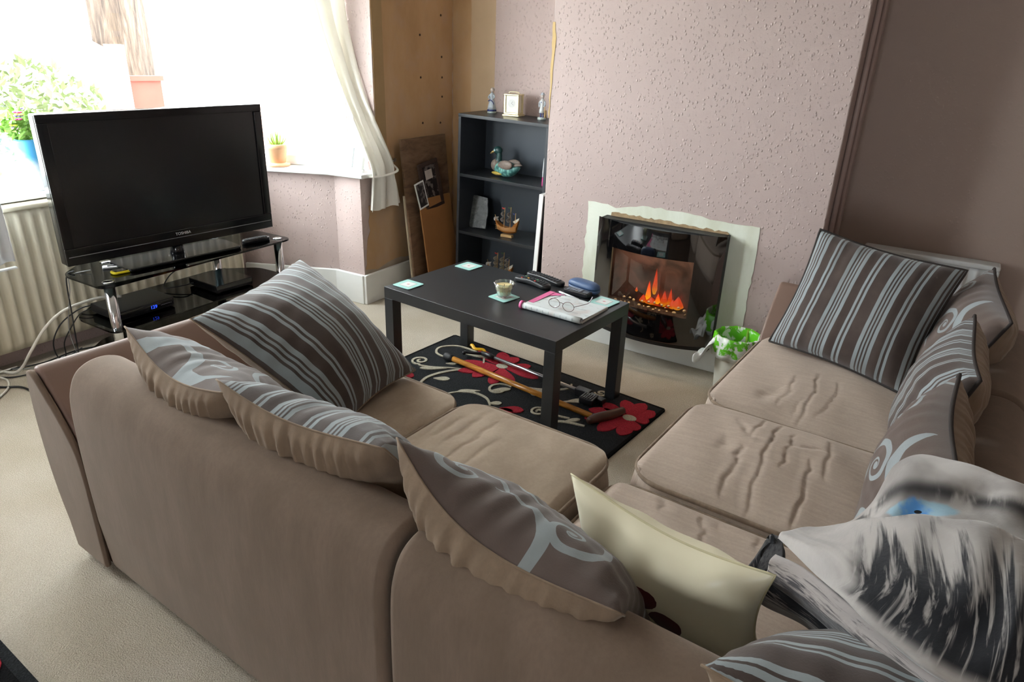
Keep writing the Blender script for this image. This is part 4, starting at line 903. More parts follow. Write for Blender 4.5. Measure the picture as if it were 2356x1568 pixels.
cable('black lead joining the media box to the radiator side', [(-3.12, 1.99, .268), (-3.10, 1.93, .275), (-3.13, 1.88, .27), (-3.19, 1.87, .262), (-3.24, 1.95, .30), (-3.24, 2.05, .33)], .003, M_CBL)
cable('black floor cable running along under the radiator', [(-3.42, 1.05, .006), (-3.39, 1.22, .006), (-3.35, 1.33, .006), (-3.37, 1.48, .006), (-3.33, 1.62, .006), (-3.36, 1.85, .006)], .0035, M_CBL)
cable('black floor cable snaking beside the sofa arm', [(-3.40, 1.12, .006), (-3.30, 1.18, .006), (-3.27, 1.30, .006), (-3.31, 1.42, .006), (-3.24, 1.52, .006), (-3.15, 1.62, .006)], .0032, M_CBL)
cable('black floor cable crossing towards the left edge', [(-3.10, 1.16, .006), (-3.18, 1.15, .006), (-3.25, 1.10, .006), (-3.36, 1.08, .006), (-3.42, .95, .006)], .0045, M_CBL)
cable('grey floor cable tangled below the white one', [(-3.41, 1.20, .006), (-3.33, 1.27, .006), (-3.30, 1.36, .010), (-3.35, 1.43, .006), (-3.29, 1.56, .006)], .0025, M_CGR)
cable('white floor cable at the left edge of the picture', [(-3.12, 1.02, .006), (-3.20, 1.11, .006), (-3.29, 1.15, .006), (-3.37, 1.14, .012), (-3.40, 1.24, .006)], .0045, M_CWH)
cable('thin black floor cable in a loop by the stand leg', [(-3.26, 1.62, .006), (-3.18, 1.56, .006), (-3.12, 1.50, .006), (-3.20, 1.45, .008), (-3.30, 1.50, .006), (-3.38, 1.62, .006)], .0026, M_CBL)

# ------------------------------------------------------------------ radiators
M_RAD = plain('cream_radiator_paint', '#d3ccb8', .4, var=.06, sc=4); M_RADW = plain('white_radiator_paint', '#dfe2e4', .35, var=.03)
def radiator(label, loc, rz, L, H, pitch, mat):
    t = thing('radiator', label, 'radiator', loc, rz)
    nx = int(L / pitch) * 8
    def f(u, v):
        x = -L / 2 + L * u; ph_ = (x / pitch) % 1.0; rid = max(0, sin(2 * pi * ph_)) ** .7; e = min(1, min(v, 1 - v) / .07); e2 = min(1, min(u, 1 - u) / .03)
        return (x, -.028 - .014 * rid * min(1, e) * e2, H * v)
    MB().grid(f, nx, 20).build('front_panel', mat, t, smooth=True, solid=.003)
    MB().box((-L / 2, .03, 0), (L / 2, .034, H)).build('rear_panel', mat, t)
    MB().box((-L / 2 - .004, -.046, H - .006), (L / 2 + .004, .04, H + .018)).build('top_cover', mat, t, bevel=.008, seg=3)
    for s_ in (-1, 1): MB().box((s_ * L / 2 - .004, -.042, .0), (s_ * L / 2 + .004, .036, H - .006)).build('side_cover', mat, t, bevel=.002)
    for s_ in (-1, 1): MB().tube(spline([(s_ * (L / 2 - .02), 0, .03), (s_ * (L / 2 + .03), 0, .03), (s_ * (L / 2 + .035), 0, -.0), (s_ * (L / 2 + .035), 0, -loc[2] + .001)], 4), .008, 8).build('pipe', mat, t, smooth=True)
    return t
radiator('ribbed cream radiator under the bay window behind the television', (-3.415, 1.62, .085), radians(90), 1.72, .62, .05, M_RAD)
radiator('white radiator in the right alcove behind the striped cushion', (-.005, 3.60, .12), 0, .535, .485, .045, M_RADW)

# ------------------------------------------------------------------ curtains
def satin():
    m = Mat('cream_satin_curtain', '#f0efe9', .34, spec=.5); m.b.inputs['Sheen Weight'].default_value = .3
    m.b.inputs['Transmission Weight'].default_value = 0.0
    tl_ = m.node('ShaderNodeBsdfTranslucent'); tl_.inputs[0].default_value = C('#f1efe6'); mx = m.node('ShaderNodeMixShader'); mx.inputs[0].default_value = .3
    m.nt.links.new(m.b.outputs[0], mx.inputs[1]); m.nt.links.new(tl_.outputs[0], mx.inputs[2]); m.nt.links.new(mx.outputs[0], m.nt.nodes['Material Output'].inputs[0]); return m
M_SATIN = satin()
CR = [((-2.98, 2.60, 2.2), (-2.95, 2.93, 2.2)), ((-2.95, 2.74, 1.6), (-2.93, 2.94, 1.6)), ((-2.92, 2.80, 1.358), (-2.88, 2.945, 1.36)), ((-2.86, 2.833, 1.146), (-2.80, 2.94, 1.142)), ((-2.77, 2.835, .974), (-2.715, 2.965, .96)), ((-2.71, 2.85, .819), (-2.685, 3.03, .80)), ((-2.69, 2.85, .74), (-2.68, 3.04, .725)), ((-2.69, 2.845, .66), (-2.675, 3.055, .66)), ((-2.69, 2.83, .545), (-2.675, 3.075, .555))]
def curt(u, v):
    n = len(CR) - 1; y = v * n; i = min(int(y), n - 1); t = y - i
    def g(k, s_): return Vector(CR[max(0, min(n, k))][s_])
    a = cr1(g(i - 1, 0), g(i, 0), g(i + 1, 0), g(i + 2, 0), t); b = cr1(g(i - 1, 1), g(i, 1), g(i + 1, 1), g(i + 2, 1), t)
    p = a.lerp(b, u); amp = .022 if v < .45 else (.016 if v > .62 else .012)
    return p + Vector((amp * sin(2 * pi * 2.3 * u + 2.5 * v) + .005 * sin(2 * pi * 5 * u + 7 * v), .006 * sin(2 * pi * 4 * u + 1), .004 * sin(20 * u) * (v > .95)))
c1 = thing('curtain', 'cream satin curtain swept aside to the right of the bay window', 'curtain', (-2.69, 2.95, .545))
MB().grid(lambda u, v: curt(u, v) - Vector((-2.69, 2.95, .545)), 70, 70).build('drape', M_SATIN, c1, smooth=True, solid=.0015)
MB().tube([Vector(p) - Vector((-2.69, 2.95, .545)) for p in spline([(-2.728, 3.05, .79), (-2.662, 3.04, .755), (-2.656, 2.97, .74), (-2.666, 2.89, .735), (-2.70, 2.845, .735)], 6)], .008, 8, flat=.4).build('tieback', M_SATIN, c1, smooth=True)
MB().cyl((-.038, .12, .255), (-.015, .12, .255), .012, 10).build('tieback_hook', M_CHROME, c1)
M_LCUR = plain('white_cotton_curtain', '#dfe2e6', .8, var=.04)
c2 = thing('curtain', 'white curtain hanging at the far left edge of the bay', 'curtain', (-3.30, 1.05, .48))
def curt2(u, v):
    y = -.33 + .58 * u; return (.018 * sin(2 * pi * 7 * u) + .006 * sin(40 * u + 3 * v), y - .03 * (1 - v) * (u - .5) * 0, (0.0 + .03 * u * (1 - v)) + 1.62 * v)
MB().grid(curt2, 80, 24).build('drape', M_LCUR, c2, smooth=True, solid=.002)
MB().box((-.012, -.33, .0), (.012, .25, .006)).build('hem', M_LCUR, c2)
struct(MB().tube([(-2.98, 2.86, 2.2), (-3.32, 2.55, 2.2), (-3.34, .45, 2.2), (-2.98, .15, 2.2)], .012, 10).build('trim_7', M_CHROME, smooth=True), 'curtain rail around the bay')

# ------------------------------------------------------------------ things on the window board
M_TERRA = plain('terracotta', '#e2b28a', .8, var=.12, sc=20)
po = thing('plant_pot', 'terracotta pot with a small succulent on the window board', 'potted plant', (-3.24, 2.69, .7525))
MB().lathe([(.062, 0), (.066, .006), (.066, .014), (.05, .014), (.048, .02)], 24).build('saucer', M_TERRA, po, smooth=True)
MB().lathe([(.043, .015), (.058, .095), (.064, .098), (.064, .122), (.056, .122), (.054, .10)], 24).build('pot', M_TERRA, po, smooth=True)
MB().lathe([(.0, .108), (.054, .106)], 20).build('soil', plain('potting_soil', '#3b2e24', .95), po)
M_SUC = plain('succulent_green', '#86ad4a', .5, var=.2)
for k in range(12):
    a = k * 2.4; r = .012 + .003 * k; MB().tube(spline([(.3 * r * cos(a), .3 * r * sin(a), .105), (r * cos(a), r * sin(a), .13), (1.5 * r * cos(a), 1.5 * r * sin(a), .155 + .01 * (12 - k) / 3)], 4), [.008, .009, .009, .008, .007, .005, .004, .002, .001], 7, flat=.5).build('leaf', M_SUC, po, smooth=True)
pt = thing('flower_planter', 'blue and white planter of bright flowers left of the television', 'potted plant', (-3.495, 1.545, .7525))
def planterm():
    m = Mat('blue_white_glaze', '#5a9fd0', .25); x, y, z = m.xyz(); n = m.noise(7, 3); m.col(m.mix(((z * 7.0) + (n - .5) * 1.6 - .4).ss(.25, .75), '#e4eef2', '#4f9ccc')); return m
MB().lathe([(.038, 0), (.05, .03), (.056, .12), (.06, .21), (.063, .225), (.056, .225), (.054, .2), (.05, .15)], 28).build('pot', planterm(), pt, smooth=True)
MB().lathe([(.0, .20), (.054, .198)], 18).build('soil', bpy.data.materials['potting_soil'], pt)
fo = leaf_cloud(260, .085, .10, .075, .022, 9, .275).build('foliage', plain('bedding_leaf', '#6f9a3a', .6, var=.3), pt); fo['kind'] = 'stuff'
FC = [plain('pink_petal', '#d0408a', .6), plain('yellow_petal', '#c9cf4a', .6), plain('violet_petal', '#6a56b0', .6), plain('pale_petal', '#e3c2d8', .6)]
rf = random.Random(4)
for k in range(15):
    a = rf.uniform(0, 6.28); q = rf.uniform(.3, 1); c_ = Vector((.085 * q * cos(a), .10 * q * sin(a), .28 + rf.uniform(-.04, .075))); b = MB()
    for j in range(5): b.ball(c_ + Vector((.011 * cos(j * 1.257), .011 * sin(j * 1.257), 0)), (.009, .009, .004), 8, 4)
    b.build('flower', FC[k % 4], pt, smooth=True)
pf = thing('photo_frame', 'white photo frame standing at the right end of the window board', 'photo frame', (-2.80, 2.852, .7525), radians(-8), rot=(radians(-12), 0, radians(-8)))
b = MB(); b.box((-.055, -.008, 0), (.055, .008, .018)); b.box((-.055, -.008, .122), (.055, .008, .14)); b.box((-.055, -.008, .018), (-.037, .008, .122)); b.box((.037, -.008, .018), (.055, .008, .122)); b.build('frame', M_WHITE, pf, bevel=.002)
MB().box((-.038, .0, .016), (.038, .006, .124)).build('photo', plain('pale_photo', '#b9c0c2', .3, var=.4, sc=20), pf)
MB().box((-.01, .0, .0), (.01, .006, .10), rot=Matrix.Rotation(radians(25), 3, 'X'), c=(0, .0, .1)).build('strut', M_BPL, pf)

# ------------------------------------------------------------------ bookcase and its contents
M_BK = Mat('black_bookcase_laminate', '#272b31', .5, spec=.6); M_BK.bump(M_BK.noise(120, 2), .05, .001)
M_BKE = plain('bookcase_edge', '#24272b', .35, var=.1)
LEAN = radians(1.3); BX, BY = -2.507, 3.375
bk = thing('bookcase', 'narrow black bookcase in the left alcove', 'bookcase', (BX, BY, 0), rot=(0, LEAN, 0))
BW, BD, BH = .60, .27, 1.055
MB().box((0, 0, 0), (.018, BD, BH - .018)).build('side_panel', M_BK, bk, bevel=.001)
MB().box((BW - .018, 0, 0), (BW, BD, BH - .018)).build('side_panel', M_BK, bk, bevel=.001)
MB().box((0, -.002, BH - .018), (BW, BD, BH)).build('top_panel', M_BKE, bk, bevel=.001)
for z in (.716, .372, .045): MB().box((.018, .002, z - .018), (BW - .018, BD - .01, z)).build('shelf', M_BKE, bk, bevel=.001)
MB().box((.018, BD - .008, .0), (BW - .018, BD, BH - .018)).build('back_panel', plain('bluish_sheen_back_board', '#3f464f', .42, var=.06), bk)  # bluish window sheen is put into the board's lighter colour
MB().box((.018, .02, .0), (BW - .018, .035, .027)).build('plinth', M_BK, bk)
for z in (.60, .38): MB().cyl((BW, .06, z), (BW + .003, .06, z), .005, 10).build('fixing_cap', M_CHROME, bk)
def onbk(x, y, z): return (BX + x * cos(LEAN) + z * sin(LEAN), BY + y, z * cos(LEAN) - x * sin(LEAN) + .0008)
# duck
M_DHEAD = plain('dark_green_glaze', '#274847', .3, var=.2); M_DBODY = Mat('turquoise_feather_paint', '#5f9a93', .4)
_v = M_DBODY.voro(55, vec=M_DBODY.scaled(M_DBODY.pos(), (1, 1, .6))); M_DBODY.col(M_DBODY.mix(_v.ss(.25, .6), '#7fb9ad', '#3d6f6e'))
M_DWING = plain('mottled_brown_feather', '#7d6f66', .5, var=.5, sc=90); M_DBEAK = plain('ochre_beak', '#c2a568', .4); M_DYEL = plain('yellow_band', '#b79f48', .4)
dk = thing('duck_ornament', 'painted wooden duck ornament with green head on the top shelf', 'duck ornament', onbk(.265, .115, .716), radians(-14))
def bodyf(k, zs=1.0):
    out = []
    for i in range(15):
        t = i / 14; x = -.095 + .21 * t; r = .050 * (sin(pi * (t * .9 + .07)) ** .7) * (1 - .35 * max(0, t - .6)); out.append((x, r))
    return out
b = MB(); pr_ = bodyf(0); n_ = 18; vs = []
for i, (x, r) in enumerate(pr_):
    lift = .02 * max(0, (i / 14 - .65) / .35) ** 1.5
    for k in range(n_):
        a = 2 * pi * k / n_; vs.append((x, r * .95 * cos(a), max(0, .045 + lift + r * .92 * sin(a))))
b.add(vs, [(i * n_ + k, i * n_ + (k + 1) % n_, (i + 1) * n_ + (k + 1) % n_, (i + 1) * n_ + k) for i in range(14) for k in range(n_)] + [tuple(range(n_)), tuple(14 * n_ + k for k in range(n_))]); b.build('body', M_DBODY, dk, smooth=True)
MB().ball((-.072, 0, .058), (.036, .040, .038), 16, 10).build('breast', M_DWING, dk, smooth=True)
MB().tube(spline([(-.066, 0, .07), (-.056, 0, .105), (-.060, 0, .135)], 5), [.030, .027, .023, .020, .018, .017, .0165, .016, .016, .016, .016], 14).build('neck', M_DHEAD, dk, smooth=True)
MB().ball((-.068, 0, .142), (.030, .023, .024), 16, 10).build('head', M_DHEAD, dk, smooth=True)
MB().ball((-.076, -.019, .143), (.010, .006, .008), 10, 6).build('cheek_patch', plain('pale_blue_cheek', '#a4bdc0', .4), dk, smooth=True)
MB().tube([(-.09, 0, .138), (-.112, 0, .128), (-.128, 0, .118)], [.013, .011, .007], 12, flat=.55).build('beak', M_DBEAK, dk, smooth=True)
for s_ in (-1, 1): MB().ball((.030, s_ * .034, .072), (.062, .016, .028), 16, 8, Matrix.Rotation(radians(-8), 3, 'Y')).build('wing', M_DWING, dk, smooth=True)
MB().tube([(.085, 0, .075), (.115, 0, .082), (.135, 0, .082)], [.024, .015, .004], 12, flat=.5).build('tail', M_DWING, dk, smooth=True)
MB().ball((-.035, -.036, .018), (.045, .014, .010), 14, 6).build('belly_band', M_DYEL, dk, smooth=True)
# pink and white bottle standing near the side
pb = thing('slim_bottle', 'slim pink and white tube standing at the right end of the top shelf', 'bottle', onbk(.565, .045, .716), rot=(0, radians(2), 0))
M_PK = plain('hot_pink_plastic', '#d83f8c', .35)
MB().lathe([(.010, 0), (.0115, .005), (.0115, .05)], 16).build('base', M_PK, pb, smooth=True)
MB().lathe([(.0115, .05), (.012, .08), (.0105, .14), (.008, .16)], 16).build('barrel', plain('white_plastic', '#dfe4e4', .35), pb, smooth=True)
MB().lathe([(.0085, .16), (.0075, .185), (.003, .20), (0, .202)], 16).build('cap', M_PK, pb, smooth=True)
# engraved slate photo
sl = thing('engraved_slab', 'dark slate slab with an engraved picture on the middle shelf', 'ornament', onbk(.075, .12, .372), rot=(radians(-12), 0, radians(6)))
def slate():
    m = Mat('engraved_slate', '#2c2e2e', .35); n = m.noise(34, 5, .7, dist=.6); m.col(m.ramp(n, [(.35, '#1c1e1f'), (.55, '#4a4d4c'), (.75, '#7d807e')])); return m.bump(n, .4, .003)
MB().prism(ragged([(-.055, 0), (.058, 0), (.062, .10), (.05, .19), (-.05, .195), (-.06, .08)], .003, .02, 6), 'y', -.006, .006).build('slab', slate(), sl)
MB().box((-.02, .006, 0), (.02, .05, .004)).build('stand', M_BPL, sl)
# model ships
M_HULL = plain('honey_hull_wood', '#a86a2c', .5, var=.25, sc=70); M_PALEW = plain('pale_wood', '#c59f68', .55, var=.12, sc=40); M_SAIL = plain('cream_sail', '#c9c6b8', .8, var=.1); M_SAILG = plain('grey_sail', '#b9b4b0', .8, var=.12)
FLAG = {c: plain(c + '_flag', h, .7) for c, h in dict(red='#b3302a', blue='#3a4076', green='#4f6b4c').items()}
def ship(label, loc, rz, sc, sails):
    t = thing('model_ship', label, 'model ship', loc, rz, 'model ships in the bookcase')
    def q(x, y, z): return (x * sc, y * sc, z * sc)
    MB().prism([q(-.038, .03, 0)[0::2][:1] + (0,), (.038 * sc, 0), (.036 * sc, .016 * sc), (-.036 * sc, .016 * sc)], 'y', -.014 * sc, .014 * sc).build('display_stand', M_PALEW, t, bevel=.002)
    vs = []; n = 13
    for i in range(n):
        u = i / (n - 1); x = (-.072 + .144 * u); wd = .024 * (sin(pi * (.1 + .82 * u)) ** .6); top_ = .058 + .040 * abs(2 * u - 1) ** 2.2 + (.012 if u > .75 else 0); keel = .022 + .014 * abs(2 * u - 1) ** 2
        for a, zz in ((0, keel), (.7, keel + .01), (1.0, keel + .024), (.92, top_)): vs.append(q(x * (1.08 if zz == top_ else .86), a * wd, zz))
        for a, zz in ((.92, top_), (1.0, keel + .024), (.7, keel + .01)): vs.append(q(x * (1.08 if zz == top_ else .86), -a * wd, zz))
    m_ = 7; fs = [(i * m_ + k, i * m_ + (k + 1) % m_, (i + 1) * m_ + (k + 1) % m_, (i + 1) * m_ + k) for i in range(n - 1) for k in range(m_)] + [tuple(range(m_)), tuple((n - 1) * m_ + k for k in range(m_))]
    MB().add(vs, fs).build('hull', M_HULL, t)
    for k in range(3): MB().tube([q(-.066, -.0255, .050 + k * .010), q(0, -.0275, .044 + k * .008), q(.066, -.0255, .050 + k * .010)], .0012 * sc, 5).build('plank_line', M_PALEW, t)
    for i, (mx_, h, fl_) in enumerate(((-.022, .175, 'red'), (.018, .182, 'green'), (.050, .150, 'blue'))):
        MB().cyl(q(mx_, 0, .05), q(mx_ + .004, 0, h), .0018 * sc, 6).build('mast', M_PALEW, t)
        MB().prism([(mx_ * sc, (h - .004) * sc), ((mx_ - .016) * sc, (h - .001) * sc), ((mx_ - .014) * sc, (h - .008) * sc), (mx_ * sc, (h - .011) * sc)], 'y', -.0005, .0005).build('flag', FLAG[fl_], t)
        if sails == 'square':
            for (zz, hw) in ((.105, .017), (.138, .013)):
                if i < 2: MB().grid(lambda u, v: q(mx_ - .004 - .012 * sin(pi * v), (u - .5) * 2.2 * hw, zz - .014 + .028 * v), 6, 6).build('sail', M_SAILG, t, smooth=True, solid=.001)
        else:
            for zz in (.095, .12, .145): MB().grid(lambda u, v: q(mx_ - .004 - .010 * sin(pi * v), (u - .5) * .036, zz - .011 + .022 * v), 5, 5).build('sail', M_SAIL, t, smooth=True, solid=.001)
    MB().cyl(q(-.062, 0, .06), q(-.084, 0, .125), .0016 * sc, 6).build('bowsprit', M_PALEW, t)
    MB().grid(lambda u, v: q(-.082 + .02 * u - .006 * sin(pi * v), (u - .5) * .02, .090 + .024 * v), 5, 5).build('sail', M_SAILG, t, smooth=True, solid=.001)
    MB().prism([(.036 * sc, .098 * sc), (.078 * sc, .125 * sc), (.064 * sc, .078 * sc)], 'y', -.0006, .0006).build('lateen_sail', M_SAIL, t)
    for s_ in (-1, 1):
        for mx_, h in ((-.022, .15), (.018, .155)): MB().tube([q(mx_ + .002, 0, h), q(mx_ + .016, s_ * .024, .058)], .0006 * sc, 4).build('rigging', M_HANDLE, t)
    return t
ship('small wooden galleon model on the middle shelf', onbk(.325, .07, .372), radians(5), 1.0, 'square')
ship('wooden sailing ship model on the bottom shelf, masts above the table edge', onbk(.26, .12, .045), radians(2), 1.15, 'cream')
# figurines and clock on top
M_PORC = plain('pale_blue_porcelain', '#a9b2ba', .25, var=.2, sc=60); M_COB = plain('cobalt_glaze', '#2b356b', .25)
f1 = thing('porcelain_figurine', 'porcelain lady figurine in a blue trimmed gown on the bookcase, left', 'figurine', onbk(.115, .17, BH), 0, 'porcelain figurines on top of the bookcase')
MB().lathe([(.026, 0), (.027, .008), (.024, .012)], 18).build('plinth', plain('grey_porcelain_base', '#aab4b0', .3), f1, smooth=True)
MB().lathe([(.0265, .012), (.027, .018), (.025, .021)], 20, fn=lambda a, i: 1 + .06 * sin(7 * a)).build('hem', M_COB, f1, smooth=True)
MB().lathe([(.024, .02), (.021, .04), (.017, .062), (.0105, .078), (.013, .090), (.0145, .102), (.009, .110), (.005, .115)], 22, fn=lambda a, i: 1 + (.07 * sin(7 * a) if i < 3 else 0)).build('gown', M_PORC, f1, smooth=True)
MB().ball((0, 0, .127), (.0105, .0105, .0125), 14, 8).build('head', plain('porcelain_skin', '#b3a9a2', .3), f1, smooth=True)
MB().ball((.001, .003, .131), (.0118, .0112, .011), 14, 8).build('hair', plain('grey_brown_hair', '#8e8680', .5), f1, smooth=True)
MB().tube(spline([(.014, -.002, .101), (.021, -.008, .088), (.012, -.014, .082)], 4), .004, 8).build('arm', M_PORC, f1, smooth=True); MB().tube(spline([(-.014, -.002, .101), (-.020, -.008, .086), (-.006, -.015, .082)], 4), .004, 8).build('arm', M_PORC, f1, smooth=True)
MB().tube(spline([(-.016, -.014, .066), (0, -.019, .074), (.016, -.014, .062), (.019, -.012, .05)], 5), .0026, 6).build('sash', M_COB, f1, smooth=True)
f2 = thing('porcelain_figurine', 'porcelain gentleman figurine in a pale coat on the bookcase, right', 'figurine', onbk(.462, .155, BH), 0, 'porcelain figurines on top of the bookcase')
MB().lathe([(.024, 0), (.025, .008), (.022, .013)], 18).build('plinth', bpy.data.materials['grey_porcelain_base'], f2, smooth=True)
MB().tube([(.018, .006, .01), (.016, .006, .05)], .009, 8).build('tree_stump', plain('tan_stump', '#a08a62', .5), f2, smooth=True)
for x in (-.0075, .0075): MB().tube([(x, 0, .012), (x, 0, .022), (x, 0, .038)], [.0055, .004, .006], 10).build('boot', M_COB, f2, smooth=True)
MB().lathe([(.017, .036), (.016, .05), (.0115, .068), (.0125, .085), (.0135, .098), (.008, .108), (.005, .113)], 18).build('coat', plain('pale_porcelain_coat', '#bfc2c2', .3, var=.12, sc=70), f2, smooth=True)
MB().ball((0, -.008, .094), (.006, .006, .009), 10, 6).build('cravat', M_COB, f2, smooth=True)
MB().ball((0, 0, .124), (.0095, .0095, .012), 14, 8).build('head', bpy.data.materials['porcelain_skin'], f2, smooth=True)
MB().lathe([(.014, .131), (.015, .133), (.009, .134), (.0085, .142), (0, .144)], 16).build('hat', M_PORC, f2, smooth=True)
for s_ in (-1, 1): MB().tube(spline([(s_ * .013, 0, .100), (s_ * .019, -.003, .083), (s_ * .014, -.008, .068)], 4), .004, 8).build('arm', M_PORC, f2, smooth=True)
MB().cyl((.019, -.009, .072), (.022, -.010, .014), .0015, 6).build('cane', M_PALEW, f2)
M_BRASS = plain('polished_brass', '#e2d7ae', .25, .45, var=.06); M_DIAL = plain('white_dial', '#e8e6da', .4)
ck = thing('carriage_clock', 'brass carriage clock with a white dial between the two figurines', 'clock', onbk(.268, .165, BH), radians(8))
MB().prism(rrect(.104, .088, .004), 'z', 0, .010).build('base', M_BRASS, ck, bevel=.002); MB().prism(rrect(.092, .076, .003), 'z', .010, .020).build('base_step', M_BRASS, ck, bevel=.002)
MB().prism(rrect(.094, .078, .003), 'z', .112, .120).build('cornice', M_BRASS, ck, bevel=.002)
for sx in (-1, 1):
    for sy in (-1, 1): MB().box((sx * .040 - .005, sy * .032 - .005, .02), (sx * .040 + .005, sy * .032 + .005, .112)).build('pillar', M_BRASS, ck, bevel=.001)
MB().box((-.036, -.028, .02), (.036, .03, .112)).build('movement_case', plain('ivory_panel', '#d8d3bf', .4), ck)
MB().box((-.035, -.0315, .021), (.035, -.0285, .111)).build('dial_plate', M_DIAL, ck)
MB().lathe([(.022, 0), (.022, .0006)], 26, (0, 0, 0)).build('dial_ring', plain('pale_dial_ring', '#cfd0cc', .4), ck, loc=(0, -.0318, .07), rot=(radians(90), 0, 0))
for a, L_ in ((.6, .012), (2.2, .016)): MB().tube([(0, -.0326, .07), (L_ * sin(a), -.0326, .07 + L_ * cos(a))], .0006, 5).build('hand', M_BPL, ck)
MB().tube(spline([(-.03, 0, .120), (-.028, 0, .128), (0, 0, .130), (.028, 0, .128), (.03, 0, .120)], 4), .002, 7).build('handle', M_BRASS, ck, smooth=True)
# boards standing between the bookcase and the chimney breast
wf = thing('framed_board', 'white-edged black frame slotted beside the bookcase', 'picture frame', (-1.86, 3.235, 0), rot=(0, radians(2.6), 0))
MB().box((-.004, .0, .0), (.010, .40, .69)).build('panel', plain('black_panel', '#0e0e10', .3), wf)
MB().box((-.012, -.008, .0), (.012, .0, .70)).box((-.012, 0, .69), (.012, .40, .70)).build('white_edge', M_WHITE, wf, bevel=.001)
cv = thing('canvas_picture', 'canvas print with a cream and mauve edge against the chimney breast', 'canvas', (-1.815, 3.27, 0), rot=(0, radians(1.6), 0))
MB().box((-.018, 0, 0), (.018, .38, .60)).build('canvas', plain('cream_canvas', '#cfc2a2', .8, var=.1), cv)
MB().box((-.0185, -.001, .26), (.0185, .02, .50)).build('printed_band', plain('mauve_print', '#9a817d', .8, var=.1), cv); MB().box((-.0185, -.001, .50), (.0185, .02, .601)).build('printed_top', plain('white_print', '#dfe0dc', .8), cv)

# ------------------------------------------------------------------ boards leaning in the left corner
def darkwood():
    m = Mat('dark_stained_board', '#6d5240', .6); n = m.noise(2.5, 5, .65, vec=m.scaled(m.pos(), (1, 3, 9)), dist=.5); m.col(m.ramp(n, [(.3, '#4c392d'), (.5, '#70563f'), (.7, '#7f6650')])); return m
db = thing('stained_board', 'dark stained board with photographs leaning in the left alcove corner', 'board', (-2.60, 3.30, 0), rot=(0, radians(-5.8), 0))
MB().box((-.008, -.20, 0), (.008, .21, .915)).build('board', darkwood(), db, bevel=.001)
MB().box((-.011, -.212, 0), (-.004, -.20, .60)).build('edge_strip', plain('pale_edge_strip', '#c2b69f', .7), db)
hb = thing('hardboard_sheet', 'tan hardboard sheet leaning in front of the dark board', 'board', (-2.53, 3.31, 0), rot=(0, radians(-8.5), 0))
MB().box((-.005, -.145, 0), (.004, .15, .575)).build('sheet', plain('tan_hardboard', '#98683a', .75, var=.14, sc=9), hb, bevel=.001)
def photo(name, seed):
    m = Mat(name, '#6a625d', .3); n = m.noise(26, 4, .6, vec=m.scaled(m.pos(), (1, 1, 1), loc=(seed, seed, 0))); m.col(m.ramp(n, [(.38, '#2a2322'), (.55, '#6b625e'), (.72, '#b3aaa4')], 'CONSTANT')); return m
p1 = thing('small_photo', 'small black and white photo with a white border resting behind the hardboard', 'photo', (-2.605, 3.20, .52), rot=(radians(12), radians(-6), 0))
MB().box((0, -.04, 0), (.003, .045, .155)).build('border', M_WHITE, p1); MB().box((.003, -.031, .01), (.004, .036, .146)).build('picture', photo('mono_photo', 3), p1)
p2 = thing('picture_frame', 'dark wooden picture frame standing before the stained board', 'picture frame', (-2.615, 3.31, .50), rot=(radians(8), radians(-6), 0))
b = MB(); b.box((0, -.09, 0), (.014, .09, .022)); b.box((0, -.09, .258), (.014, .09, .28)); b.box((0, -.09, .022), (.014, -.06, .258)); b.box((0, .06, .022), (.014, .09, .258)); b.build('frame', plain('very_dark_wood', '#3a2b24', .45, var=.2), p2, bevel=.002)
MB().box((.002, -.062, .02), (.006, .062, .26)).build('picture', photo('dim_photo', 7), p2); MB().box((.006, -.036, .178), (.007, .03, .232)).build('pale_label', plain('pale_label', '#b9afa8', .5), p2)

# ------------------------------------------------------------------ electric fire
fire = thing('electric_fire', 'black curved glass electric fire with glowing flames on the chimney breast', 'fireplace', (-1.088, 3.126, 0))
def fy(x): return -.075 - .085 * (1 - (x / .312) ** 2)
M_FGL = Mat('black_fire_glass', '#070708', .04, spec=.9, IOR=1.7).m
def panel(x0, x1, z0, z1, nm='front_glass', mat=None, dy=0.0):
    b = MB(); n = 14
    for j, zz in enumerate((z0, z1)):
        for k in range(n + 1): x = x0 + (x1 - x0) * k / n; b.v.append(Vector((x, fy(x) + dy, zz)))
    for k in range(n): b.f.append((k, k + 1, n + 2 + k, n + 1 + k))
    return b
WX0, WX1, WZ0, WZ1 = -.21, .195, .285, .556
xs = [-.312 + (WX0 + .312) * k / 6 for k in range(6)] + [WX0 + (WX1 - WX0) * k / 16 for k in range(16)] + [WX1 + (.312 - WX1) * k / 6 for k in range(7)]
zs = [.150, WZ0, WZ1, .682]; g = MB(); nx_ = len(xs)
for zz in zs: g.v += [Vector((x, fy(x), zz)) for x in xs]
for j in range(3):
    for k in range(nx_ - 1):
        if j == 1 and xs[k] >= WX0 - 1e-6 and xs[k + 1] <= WX1 + 1e-6: continue
        g.f.append((j * nx_ + k, j * nx_ + k + 1, (j + 1) * nx_ + k + 1, (j + 1) * nx_ + k))
g.build('front_glass', M_FGL, fire, smooth=True)
FG = Mat('clear_fire_window', '#ffffff', .02); t_ = FG.node('ShaderNodeBsdfTransparent'); t_.inputs[0].default_value = (.72, .70, .70, 1); gg = FG.node('ShaderNodeBsdfGlossy'); gg.inputs['Roughness'].default_value = .02; mm = FG.node('ShaderNodeMixShader'); ff = FG.node('ShaderNodeFresnel'); ff.inputs[0].default_value = 1.9
